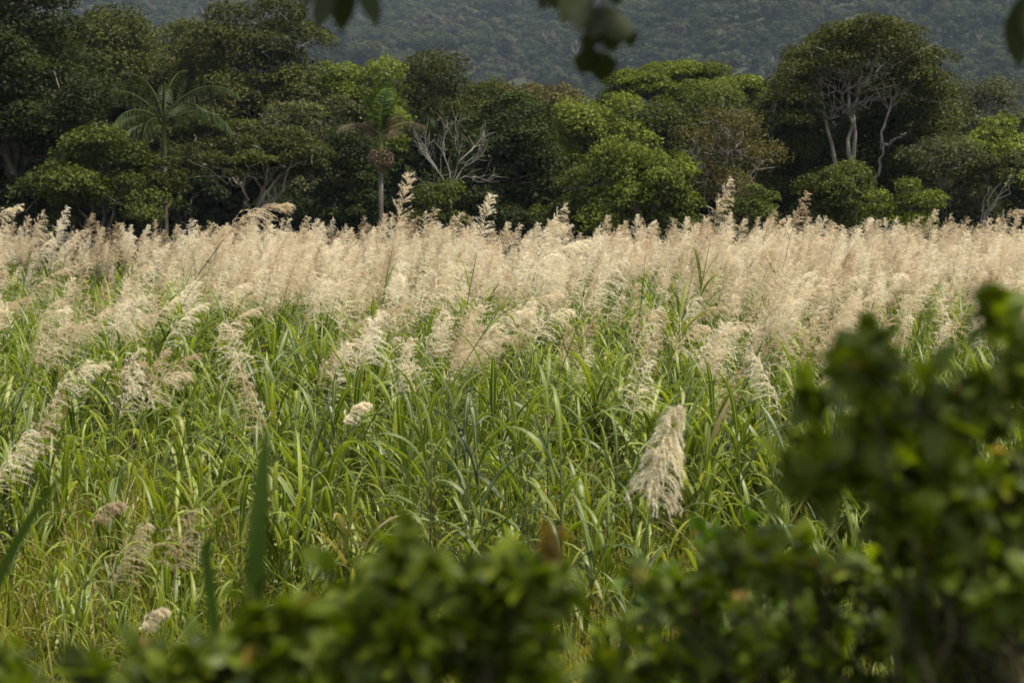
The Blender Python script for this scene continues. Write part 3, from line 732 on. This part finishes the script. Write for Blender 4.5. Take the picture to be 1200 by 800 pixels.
# bleached bare tree
def bare_tree():
    rng = np.random.default_rng(9); d = 47.5
    b = at(527, 300, d); o = thing('bare_tree', 'leafless tree with bleached white forking branches between the palms and the wide dark tree', 'tree', (b[0], d, 0))
    L = lambda px, py: at(px, py, d) - np.array([b[0], d, 0])
    tr = MB()
    tube(tr, np.array([L(529, 300), L(528, 260), L(527, 224)]), [0.085, 0.07, 0.05], 7)
    for p in [[(527, 224), (520, 210), (510, 196), (500, 185), (490, 165)], [(527, 222), (527, 200), (519, 180), (519, 165), (524, 150)], [(528, 222), (535, 200), (540, 178), (536, 160), (538, 146)], [(528, 215), (545, 207), (560, 208), (572, 213)],
              [(537, 190), (550, 178), (558, 168), (566, 160)], [(530, 218), (543, 196), (556, 190), (566, 182)], [(512, 198), (500, 180), (498, 162)], [(527, 224), (515, 218), (505, 222)]]:
        P = np.array([L(a, c) for a, c in p]); P[:, 1] += np.cumsum(rng.normal(0, 0.22, len(P)))
        t = np.linspace(0, len(P) - 1, 10); Q = np.stack([np.interp(t, np.arange(len(P)), P[:, i]) for i in range(3)], -1)
        tube(tr, Q, np.linspace(0.028, 0.008, 10), 6)
        for k in range(16):
            q = Q[rng.integers(3, 10)]; dv = norm(norm(Q[-1] - Q[0]) + rng.normal(size=3) * 0.6 + np.array([0, 0, 0.3]))
            e = q + dv * rng.uniform(0.25, 0.8); tube(tr, np.array([q, (q + e) / 2 + rng.normal(size=3) * 0.05, e]), [0.009, 0.006, 0.003], 4)
    link('trunk', tr.mesh('trunk', M['bone_bark']), o)
bare_tree()

# palms
def frond(rng, L, az, el, curl, nl, leaflet, w, tint, droop=0.6, vee=0.5):
    """feather leaf: rachis with a row of leaflets on both sides"""
    mb = MB(); K = 16
    P = [np.zeros(3)]
    for k in range(1, K):
        e = el - curl * (k / (K - 1)) ** 1.4
        P.append(P[-1] + np.array([math.cos(az) * math.cos(e), math.sin(az) * math.cos(e), math.sin(e)]) * L / (K - 1))
    P = np.array(P); T = norm(np.gradient(P, axis=0))
    tube(mb, P, np.linspace(0.035, 0.006, K), 5, 0.7)
    u = np.tile(np.linspace(0.12, 0.99, nl), 2); sg = np.repeat([1, -1], nl)
    base = np.stack([np.interp(u * (K - 1), np.arange(K), P[:, i]) for i in range(3)], -1)
    t = np.stack([np.interp(u * (K - 1), np.arange(K), T[:, i]) for i in range(3)], -1)
    side = np.array([-math.sin(az), math.cos(az), 0]) * sg[:, None]
    dv = norm(t * 0.65 + side + np.array([0, 0, vee]) + rng.normal(size=(2 * nl, 3)) * 0.1)
    ll = leaflet * np.interp(u, [0, 0.3, 0.7, 1], [0.6, 1, 0.9, 0.35]) * rng.uniform(0.85, 1.1, 2 * nl)
    Q = [base]; d = dv
    for k in range(1, 5):
        d = norm(d + np.array([0, 0, -droop]) * 0.42); Q.append(Q[-1] + d * (ll / 4)[:, None])
    ribbons(mb, np.stack(Q, 1), w * np.array([0.6, 1, 0.9, 0.6, 0.05])[None] * np.ones((2 * nl, 1)), norm(np.cross(dv, t + 0.01)), np.clip(tint + rng.normal(0, 0.15, 2 * nl), 0, 1), 0.2)
    return mb

def feather_palm():
    rng = np.random.default_rng(21); d = 50
    top = at(192, 150, d); o = thing('feather_palm', 'feather palm with a pale slim trunk and arching plume-like fronds at the left', 'palm tree', (top[0], d, 0))
    tr = MB(); tube(tr, np.array([[0.05, 0, -0.1], [0.02, 0, top[2] * 0.4], [0, 0, top[2] - 0.9]]), [0.10, 0.08, 0.07], 9); link('trunk', tr.mesh('trunk', M['palm_bark']), o)
    cs_ = MB(); tube(cs_, np.array([[0, 0, top[2] - 0.9], [0, 0, top[2] - 0.4], [0, 0, top[2] + 0.2]]), [0.09, 0.105, 0.06], 9); link('crownshaft', cs_.mesh('crownshaft', M['shaft']), o)
    specs = [(0.1, 0.55, 1.5, 2.7), (0.25, 1.05, 1.2, 2.9), (3.0, 0.5, 1.7, 2.6), (3.3, 0.95, 1.5, 3.0), (2.7, 1.3, 0.9, 2.6), (1.3, 1.35, 1.0, 2.8), (-1.3, 1.15, 1.3, 2.7), (-0.7, 0.75, 1.5, 2.7), (-2.3, 0.6, 1.6, 2.6), (0.9, 0.7, 1.6, 2.6), (2.2, 0.8, 1.5, 2.6), (-1.7, 0.25, 1.4, 2.3), (3.5, 0.1, 1.3, 2.0)]
    for az, el, cu, L in specs:
        link('frond', frond(rng, L * rng.uniform(0.95, 1.15), az, min(el + 0.15, 1.5), cu + rng.uniform(0.2, 0.7), 44, 0.72, 0.027, rng.uniform(0.3, 0.7), 1.9, 0.25).mesh('frond', M['palm']), o, (0, 0, top[2] + 0.1))
feather_palm()

def flag_palm():
    rng = np.random.default_rng(22); d = 46
    top = at(446, 158, d); o = thing('fruiting_palm', 'thin palm with upright green fronds, drooping dry ones and a round brown fruit bunch', 'palm tree', (top[0], d, 0))
    fz = at(446, 187, d)[2]
    tr = MB(); tube(tr, np.array([[-0.05, 0, -0.1], [0, 0, fz * 0.5], [0, 0, fz]]), [0.1, 0.085, 0.07], 8); link('trunk', tr.mesh('trunk', M['palm_bark']), o)
    cs_ = MB(); tube(cs_, np.array([[0, 0, fz], [0, 0, (fz + top[2]) / 2], [0, 0, top[2] + 0.1]]), [0.085, 0.1, 0.05], 8); link('crownshaft', cs_.mesh('crownshaft', M['shaft']), o)
    fb = MB()                                       # hanging bunch of small fruits round the shaft
    n = 1500; a = rng.random(n) * 6.28; r = np.sqrt(rng.random(n)); zz = rng.uniform(-1, 0.75, n)
    rr = 0.40 * np.sqrt(np.maximum(0.06, 1 - zz ** 2)) * (0.45 + 0.55 * r)
    C = np.stack([np.cos(a) * rr + 0.03 * np.sign(np.cos(a)), np.sin(a) * rr, fz - 0.02 + zz * 0.36 + 0.08 * np.abs(np.cos(a))], -1)
    leaf_cards(fb, C, norm(rng.normal(size=(n, 3)) + np.array([0, 0, 0.3])), 0.075, rng, 0.8)
    for k in range(40):
        e = C[rng.integers(0, n)]; tube(fb, np.array([[0, 0, fz + 0.2], (np.array([0, 0, fz + 0.25]) + e) / 2 + np.array([0, 0, 0.08]), e]), [0.012, 0.01, 0.006], 4)
    link('fruit_bunch', fb.mesh('fruit_bunch', M['fruit']), o)
    for az, el, cu, L in [(3.05, 0.75, 1.35, 1.5), (0.1, 0.7, 1.15, 1.55), (2.2, 0.9, 1.2, 1.3), (0.9, 1.0, 1.0, 1.3)]:
        link('dry_frond', frond(rng, L, az, el, cu, 30, 0.5, 0.026, 0.5, 2.4, 0.0).mesh('dry_frond', M['dead_frond']), o, (0, 0, top[2]))
    for az, el, cu, L in [(2.2, 1.5, 0.15, 1.75), (0.25, 1.3, 0.45, 1.8), (2.9, 1.3, 0.4, 1.6), (-1.2, 1.3, 0.5, 1.6), (1.2, 1.4, 0.3, 1.8)]:
        link('green_frond', frond(rng, L, az, el, cu, 34, 0.5, 0.03, 0.5, 0.7, 0.5).mesh('green_frond', M['flag']), o, (0, 0, top[2]))
    for az, el, cu, L, W in []:
        mb = MB(); t = np.linspace(0, 1, 12); e = el - cu * t ** 1.5
        P = np.cumsum(np.stack([np.cos(az) * np.cos(e), np.sin(az) * np.cos(e), np.sin(e)], -1) * L / 12, 0)
        ribbons(mb, P[None], (W * np.interp(t, [0, 0.25, 0.6, 0.85, 1], [0.06, 0.55, 1.0, 0.95, 0.35]))[None], norm(np.array([[math.cos(az + 1.0) if False else 1.0, 0.25, 0.0]])), [0.5], 0.25)
        link('broad_frond', mb.mesh('broad_frond', M['flag']), o, (0, 0, top[2]))
flag_palm()

# shaded undergrowth behind the first trees: nobody could count it
ug = MB(); n = 150000
ux, uy = rng.uniform(-42, 42, n), rng.uniform(63, 76, n)
uh = 6.0 + 3.5 * vnoise(ux, uy, 51, 5)
leaf_cards(ug, np.stack([ux, uy, uh * rng.random(n) ** 0.8], -1), norm(rng.normal(size=(n, 3)) + np.array([0, -0.3, 0.5])), 0.42 * rng.uniform(0.6, 1.4, n), rng, 0.6)
u_ = link('undergrowth', ug.mesh('undergrowth', M['deep'])); u_['kind'] = 'stuff'; u_['label'] = 'dark undergrowth in the shade behind the first row of trees'

# forest on the far hillside
def hill_crown(seed, key, n=560, bare=False):
    rng = np.random.default_rng(seed); mb = MB()
    nc = 9; C = norm(rng.normal(size=(nc, 3))) * np.array([1.7, 1.7, 1.0]) + np.array([0, 0, 4.2]); C[:, 2] = np.maximum(C[:, 2], 3.2)
    ci = rng.integers(0, nc, n); dirs = norm(rng.normal(size=(n, 3))); dirs[:, 2] = np.abs(dirs[:, 2]) * 0.9 - 0.1
    P = C[ci] + dirs * rng.uniform(0.7, 1.35, n)[:, None]
    ct = rng.normal(0, 0.15, nc)
    leaf_cards(mb, P, norm(dirs + rng.normal(size=(n, 3)) * 0.5 + np.array([0, 0, 0.4])), 0.6 * rng.uniform(0.6, 1.4, n), rng, 0.65, np.clip(0.45 + ct[ci] + rng.normal(0, 0.12, n), 0, 1))
    tube(mb, np.array([[0, 0, -1], [0.1, 0, 2], [0, 0, 3.6]]), [0.22, 0.18, 0.1], 5, 0.3)
    return mb.mesh('hill_crown', M[key])
def hill_bare(seed):
    rng = np.random.default_rng(seed); mb = MB()
    tube(mb, np.array([[0, 0, -1], [0.2, 0, 3], [0.1, 0, 5]]), [0.2, 0.16, 0.12], 5)
    for k in range(12):
        a = rng.random() * 6.28; e = np.array([math.cos(a) * 1.6, math.sin(a) * 1.6, rng.uniform(5.2, 7.2)])
        limb(mb, rng, [0.1, 0, rng.uniform(3, 5)], e, 0.1, 0.03, 0.15, 5, 4)
    return mb.mesh('hill_bare', M['bone_bark'])
HP = [hill_crown(600, 'hill_a'), hill_crown(601, 'hill_b'), hill_crown(602, 'hill_c'), hill_crown(603, 'hill_b'), hill_crown(604, 'hill_a'), hill_crown(605, 'hill_d'), hill_bare(606)]
n = 14000
hx = rng.uniform(-300, 300, n); hy = rng.uniform(440, 900, n)
hp = vnoise(hx, hy, 62, 45) * 0.6 + vnoise(hx, hy, 63, 14) * 0.4 + rng.normal(0, 0.13, n)          # stands of one kind, mixed at their edges
hi = np.array([0, 4, 1, 2, 3, 5])[np.clip((hp - 0.15) / 0.7 * 6, 0, 5).astype(int)]; hi[rng.random(n) < 0.01] = 6
scatter('hillside_forest', HP, np.stack([hx, hy, hill_z(hx, hy) - 0.5], -1), np.stack([np.zeros(n), np.zeros(n), rng.random(n) * 6.28], -1), (0.75 + rng.gamma(2.0, 0.25, n)) * (0.75 + 0.5 * vnoise(hx, hy, 61, 30)), hi, 'bluish far forest covering the hillside behind the trees')

# ------------------------------------------------------------------ near plants on the bank
def leaf_blades(mb, rng, base, dr, L, asp, tint, curl=0.5):
    """ovate leaves of a near plant: base points, directions"""
    N = len(base); K = 7
    t = np.linspace(0, 1, K)
    prof = np.interp(t, [0, 0.1, 0.35, 0.6, 0.85, 1.0], [0.06, 0.45, 1.0, 0.9, 0.4, 0.02])
    P = [base]; d = dr
    for k in range(1, K):
        d = norm(d + np.array([0, 0, -1]) * (curl * 0.16)); P.append(P[-1] + d * (L / (K - 1))[:, None])
    sd = norm(np.cross(dr, np.array([0, 0, 1.0]) + rng.normal(size=(N, 3)) * 0.45))
    ribbons(mb, np.stack(P, 1), (L * asp * 0.5)[:, None] * prof[None], sd, tint, 0.25)

def near_shrub(name, label, base, clumps, seed, mat, L=0.05, per=70, asp=0.62, dens=1.0):
    """clumps: (px, py, radius in px, depth)"""
    rng = np.random.default_rng(seed)
    bz = float(ground_z(base[0], base[1]))
    o = thing(name, label, 'shrub', (base[0], base[1], bz - 0.02))
    org = np.array([base[0], base[1], bz - 0.02])
    st, lf = MB(), MB()
    cc = np.array([at(px, py, d) for px, py, r, d, *_ in clumps]) - org
    hubs = [cc[i] * np.array([0.75, 0.75, 0.6]) for i in rng.choice(len(cc), max(2, len(cc) // 7), replace=False)]
    for h in hubs: limb(st, rng, [rng.normal(0, .03), rng.normal(0, .03), 0], h, 0.0045, 0.003, 0.1, 8, 5, 0.02)
    for px, py, r, d, *rust in clumps:
        c = at(px, py, d) - org; rad = r / ppm(d)
        q0 = hubs[int(np.argmin([np.linalg.norm(h - c) for h in hubs]))]
        limb(st, rng, q0, c, 0.0035, 0.002, 0.12, 7, 4, 0.03)
        m = int(per * dens * max(0.35 if not rust else 0.1, (rad / 0.08) ** 2))
        nt = max(5, m // 9)
        for k in range(nt):                           # little twigs, each set with leaves
            e = c + norm(rng.normal(size=3) + np.array([0, 0, 0.25])) * rad * rng.uniform(0.45, 1.05)
            if k % 7 == 0: e = c + norm(rng.normal(size=3) * 0.6 + np.array([0, 0, 0.9])) * rad * rng.uniform(1.3, 2.0)
            s0 = c + rng.normal(size=3) * rad * 0.15
            t = np.linspace(0.2, 1, 9)[:, None]
            tube(st, np.array([s0, (s0 + e) / 2 + rng.normal(size=3) * 0.006, e]), [0.0025, 0.002, 0.001], 4)
            P = s0 + (e - s0) * t; ax = norm(e - s0)
            dr = norm(ax * 0.45 + rng.normal(size=(9, 3)) * 0.75 + np.array([0, 0, 0.1]))
            leaf_blades(lf, rng, P, dr, (0.55 if rust else 1.0) * L * rng.uniform(0.4, 1.35, 9), asp, np.clip(rng.beta(2, 2.6, 9) + (rng.random(9) < 0.02) * 0.6, 0, 1) if not rust else np.full(9, 1.0))
    link('stem', st.mesh('stem', M['twig']), o)
    link('foliage', lf.mesh('foliage', M[mat]), o)
    return o

rg = np.random.default_rng(5)
def poly_clumps(pts, d0, d1, r0, r1, jit=10):
    return [(px + rg.normal(0, jit), py + rg.normal(0, jit), rg.uniform(r0, r1), rg.uniform(d0, d1)) for px, py in pts]
right = [(1165, 365), (1190, 395), (1120, 425), (1160, 440), (1195, 450), (1080, 450), (1010, 385), (1025, 430), (985, 410), (960, 455), (1000, 470), (1045, 480), (1090, 500), (1130, 490), (1180, 500), (940, 500), (975, 520), (1015, 530), (1060, 540),
         (1100, 560), (1150, 550), (1190, 560), (1190, 610), (1140, 600), (1205, 660), (1170, 640), (930, 530), (1030, 570), (1230, 420), (1240, 520), (1240, 600), (1060, 600), (1100, 630), (1150, 680), (1110, 530), (1070, 500), (1170, 580), (1210, 530), (960, 545), (1200, 620)]
near_shrub('leafy_bush', 'dark leafy bush close by on the right, tallest of the blurred bushes', (0.62, 1.72), poly_clumps([(a + 4, b + 26) for a, b in right], 1.6, 1.95, 20, 34), 41, 'shrub', 0.040, dens=0.62)
low_right = [(x, y) for y, xs in ((650, range(870, 1231, 50)), (690, range(810, 1231, 50)), (730, range(770, 1231, 50)), (770, range(730, 1231, 50)), (810, range(700, 1231, 50)), (860, range(690, 1231, 55))) for x in xs]
near_shrub('leafy_bush', 'low dense bush out of focus in the corner under the tallest near bush', (0.5, 1.95), poly_clumps(low_right, 1.85, 2.3, 32, 46), 42, 'shrub', 0.042)
lo_mid = [(450, 672), (500, 655), (560, 668), (600, 670), (400, 705), (450, 690), (500, 670), (550, 690), (600, 690), (640, 680), (360, 720), (410, 730), (470, 730), (520, 740), (580, 740), (630, 740), (300, 750), (330, 780), (390, 780), (450, 790), (520, 800), (580, 800), (640, 800), (260, 790), (220, 800), (690, 800), (300, 830), (400, 850), (500, 850), (600, 860), (420, 760), (350, 750), (550, 770), (610, 775), (480, 760), (300, 800), (430, 820), (560, 830), (360, 820), (640, 830), (250, 830), (200, 840), (670, 760)]
near_shrub('leafy_bush', 'bright-tipped leafy bush out of focus at the bottom, below the middle of the field', (-0.06, 1.85), poly_clumps(lo_mid, 1.7, 2.1, 18, 32) + [(645, 640, 11, 1.95, 1)], 43, 'shrub', 0.044, dens=0.5)
mid_r = [(850, 690), (870, 660), (800, 690), (830, 720), (780, 740), (810, 770), (870, 740), (760, 790), (900, 690), (920, 720), (720, 810), (860, 790)]
near_shrub('leafy_bush', 'light green small-leaved bush in front of the corner bush, sharper than the others', (0.45, 3.0), poly_clumps(mid_r, 2.8, 3.2, 34, 46), 44, 'shrub_bright', 0.045, dens=1.0)
left_b = [(20, 800), (70, 790), (130, 790), (170, 760), (110, 820), (40, 830), (180, 810), (-10, 830), (80, 850), (150, 850), (0, 780), (220, 790)]
near_shrub('leafy_bush', 'low dark bush out of focus at the bottom left corner', (-0.6, 1.9), poly_clumps(left_b, 1.8, 2.1, 26, 36), 45, 'shrub', 0.042, dens=0.8)

def near_shoot(label, blades, d, seed):
    rng = np.random.default_rng(seed)
    b = at(blades[0][0][0][0], 800, d); gz = float(ground_z(b[0], d))
    o = thing('grass_shoot', label, 'grass', (b[0], d, gz - 0.02)); org = np.array([b[0], d, gz - 0.02])
    for pts, w in blades:
        P = np.array([at(px, py, d + dd) - org for px, py, dd in [(p + (0,))[:3] for p in pts]])
        t = np.linspace(0, len(P) - 1, 16); Q = np.stack([np.interp(t, np.arange(len(P)), P[:, i]) for i in range(3)], -1)
        for _ in range(3): Q[1:-1] = (Q[:-2] + 2 * Q[1:-1] + Q[2:]) / 4
        mb = MB(); ribbons(mb, Q[None], (w / ppm(d) * 0.5 * np.interp(np.linspace(0, 1, 16), [0, 0.3, 0.7, 1], [0.6, 1, 0.75, 0.04]))[None], np.array([[0.95, 0.3, 0.0]]), [0.0], 0.3)
        link('leaf', mb.mesh('leaf', M['shoot']), o)
near_shoot('tall upright grass shoot out of focus rising from the bottom bush', [([(292, 900), (296, 760), (300, 640), (308, 540), (314, 490)], 24), ([(290, 900), (285, 760), (300, 690), (330, 650)], 16), ([(270, 900), (250, 720), (240, 650), (243, 628), (262, 628), (276, 660)], 14)], 2.4, 1)
near_shoot('single leaning grass blade out of focus at the left edge', [([(-60, 900), (-30, 740), (10, 650), (45, 590), (76, 550)], 16)], 3.2, 2)
near_shoot('dark bent grass blade out of focus beside the light green bush', [([(545, 900), (560, 820), (600, 770), (640, 760)], 14)], 2.6, 3)

# the tree whose shade lies over the bank; its twigs hang into view at the top
def shade_tree():
    rng = np.random.default_rng(88)
    bx, by = 3.1, -0.6; bz = float(ground_z(bx, by))
    o = thing('overhanging_tree', 'tree beside the viewpoint whose dark leafy twigs hang down across the top edge', 'tree', (bx, by, bz - 0.05)); org = np.array([bx, by, bz - 0.05])
    tr = MB(); fork = np.array([-0.2, 0.4, 4.2])
    limb(tr, rng, [0, 0, 0], fork, 0.2, 0.15, 0.05, 9, 9)
    cm = MB()
    C = np.stack([rng.uniform(-3.2, 6.0, 130), rng.uniform(-1.5, 7.4, 130), np.zeros(130)], -1)
    C[:, 2] = 6.0 + 0.22 * np.maximum(C[:, 1], 0) + rng.uniform(0, 2.6, 130)
    X = np.stack([rng.uniform(-0.3, 3.0, 36), rng.uniform(-0.3, 2.8, 36), rng.uniform(6.3, 8.4, 36)], -1)  # extra unseen clumps, added to shade the hanging twigs
    C = np.concatenate([C, X])
    # unseen clumps taken out to let the sun onto the tall bush
    sh = C[:, :2] - (C[:, 2:3] - 3.1) * np.array([[math.sin(AZ), math.cos(AZ)]]) / math.tan(EL)
    C = C[~((sh[:, 0] > 0.3) & (sh[:, 0] < 1.9) & (sh[:, 1] > 0.9) & (sh[:, 1] < 2.3))]
    sh = C[:, :2] - (C[:, 2:3] - 3.1) * np.array([[math.sin(AZ), math.cos(AZ)]]) / math.tan(EL)
    C = C[~((sh[:, 0] > -0.5) & (sh[:, 0] < 2.2) & (sh[:, 1] > 0.9) & (sh[:, 1] < 4.0) & (rng.random(len(C)) < 0.55))]  # unseen crown thinned further to dapple the light on the bushes
    hubs = np.array([[-2, 2, 6.2], [0.5, 3.5, 6.6], [3, 4.5, 7.2], [4, 1, 7.0], [1.5, 6, 7.6], [-1.5, 5, 7.2]]) - org
    for h in hubs: limb(tr, rng, fork, h, 0.09, 0.03, 0.1, 9, 7, 0.05)
    for c in C - org:
        h = hubs[int(np.argmin(np.linalg.norm(hubs - c, axis=1)))]
        limb(tr, rng, h, c, 0.02, 0.005, 0.15, 6, 4)
    per = 75; ci = np.repeat(np.arange(len(C)), per); n = len(ci)
    P = (C - org)[ci] + rng.normal(size=(n, 3)) * np.array([0.42, 0.42, 0.25])
    leaf_blades(cm, rng, P, norm(rng.normal(size=(n, 3)) + np.array([0, 0, -0.25])), rng.uniform(0.07, 0.13, n), 0.45, np.clip(rng.beta(2, 2.5, n), 0, 0.9))
    # twigs that reach down into the picture
    def hang(pts, d, lv, h):
        Q = np.array([at(px, py, d) - org for px, py in pts])
        s = hubs[h]
        limb(tr, rng, s, Q[0], 0.008, 0.003, 0.1, 7, 5); tube(tr, Q, np.linspace(0.003, 0.0015, len(Q)), 5)
        for (px, py), (tx, ty), w in lv:
            a, b = at(px, py, d) - org, at(tx, ty, d + rng.uniform(-.05, .05)) - org
            L = np.linalg.norm(b - a); t = np.linspace(0, 1, 9)
            W = w * 1.6 / ppm(d) * 0.5 * np.interp(t, [0, 0.12, 0.4, 0.7, 1], [0.08, 0.55, 1, 0.8, 0.03])
            ribbons(cm, (a + (b - a) * t[:, None])[None], W[None], norm(np.array([[1, 0.35 * rng.normal(), 0.0]]) - 0), [rng.uniform(0.0, 0.35)], 0.2)
    hang([(700, -260), (705, -80), (705, -20), (708, 20), (704, 66)], 2.3, [((662, -40), (633, 14), 22), ((690, -40), (660, 30), 26), ((706, 5), (728, 50), 34), ((712, 20), (742, 56), 22), ((704, 60), (706, 98), 24), ((700, 8), (696, 45), 22), ((690, 55), (684, 88), 22), ((720, -30), (722, 8), 20), ((706, 20), (718, 62), 26), ((700, 30), (686, 62), 20), ((690, -20), (676, 40), 20), ((645, -30), (650, 12), 18), ((704, 62), (716, 92), 16)], 0)
    hang([(420, -260), (405, -90), (398, -40)], 2.3, [((398, -40), (400, 40), 26), ((385, -20), (372, 36), 16), ((368, -40), (357, 12), 16), ((425, -30), (442, 34), 16), ((436, -20), (438, 8), 12), ((396, -45), (384, 22), 18), ((400, -40), (412, 18), 16)], 5)
    hang([(1230, -260), (1215, -60), (1200, 0)], 2.3, [((1200, -5), (1194, 80), 26), ((1206, 0), (1212, 60), 24)], 1)
    hang([(900, -300), (885, -120), (880, -60)], 2.3, [((880, -55), (884, -6), 20), ((868, -60), (862, -14), 18)], 1)
    link('trunk', tr.mesh('trunk', M['bark']), o); link('crown', cm.mesh('crown', M['shade_toned_leaf']), o)
shade_tree()

# ------------------------------------------------------------------ air
m, nt, out = new_mat('haze_air')
pv = nt.nodes.new('ShaderNodeVolumePrincipled'); pv.inputs['Color'].default_value = (0.62, 0.78, 1.0, 1); pv.inputs['Density'].default_value = 0.00013
nt.links.new(pv.outputs[0], out.inputs['Volume'])
hb = MB(); x0, x1_, y0, y1_, z0, z1_ = -800, 800, -60, 1230, -6, 420
hb.add([[x0, y0, z0], [x1_, y0, z0], [x1_, y1_, z0], [x0, y1_, z0], [x0, y0, z1_], [x1_, y0, z1_], [x1_, y1_, z1_], [x0, y1_, z1_]],
       [[0, 3, 2, 1], [4, 5, 6, 7], [0, 1, 5, 4], [1, 2, 6, 5], [2, 3, 7, 6], [3, 0, 4, 7]])
hz = link('haze', hb.mesh('haze', m, False)); hz['kind'] = 'stuff'

# ------------------------------------------------------------------ light, camera
w = bpy.data.worlds.new('World'); sc.world = w; w.use_nodes = True
nt = w.node_tree; bg = nt.nodes['Background']
sky = nt.nodes.new('ShaderNodeTexSky'); sky.sky_type = 'NISHITA'; sky.sun_disc = False
sky.sun_elevation = EL; sky.sun_rotation = AZ; sky.air_density = 1.0; sky.dust_density = 3.0
cl = nt.nodes.new('ShaderNodeMix'); cl.data_type = 'RGBA'; cl.inputs[0].default_value = 0.55      # half the sky under white cloud
nt.links.new(sky.outputs[0], cl.inputs[6]); cl.inputs[7].default_value = (5.2, 5.0, 4.6, 1); nt.links.new(cl.outputs[2], bg.inputs[0]); bg.inputs[1].default_value = 0.12
sl = bpy.data.lights.new('sun', 'SUN'); sl.energy = 4.1; sl.angle = R(0.53); sl.color = (1.0, 0.92, 0.76)
so = bpy.data.objects.new('sun', sl); COL.objects.link(so)
so.rotation_euler = Vector((math.sin(AZ) * math.cos(EL), math.cos(AZ) * math.cos(EL), math.sin(EL))).to_track_quat('Z', 'Y').to_euler()
so.location = (0, 0, 50)

cd = bpy.data.cameras.new('camera'); cd.lens = 50; cd.sensor_width = 36; cd.clip_start = 0.05; cd.clip_end = 5000
cam = bpy.data.objects.new('camera', cd); COL.objects.link(cam)
cam.location = (0, 0, H); cam.rotation_euler = (R(90) - PITCH, 0, 0)
cd.dof.use_dof = True; cd.dof.focus_distance = 17.0; cd.dof.aperture_fstop = 3.0
sc.camera = cam

sc.render.engine = 'CYCLES'
cy_ = sc.cycles
cy_.max_bounces = 8; cy_.diffuse_bounces = 5; cy_.glossy_bounces = 2; cy_.transmission_bounces = 5; cy_.transparent_max_bounces = 6; cy_.volume_bounces = 0
cy_.use_denoising = True; cy_.use_adaptive_sampling = True; cy_.adaptive_threshold = 0.02
cy_.caustics_reflective = False; cy_.caustics_refractive = False
sc.view_settings.view_transform = 'Standard'; sc.view_settings.look = 'None'; sc.view_settings.gamma = 1
sc.view_settings.exposure = 0.85
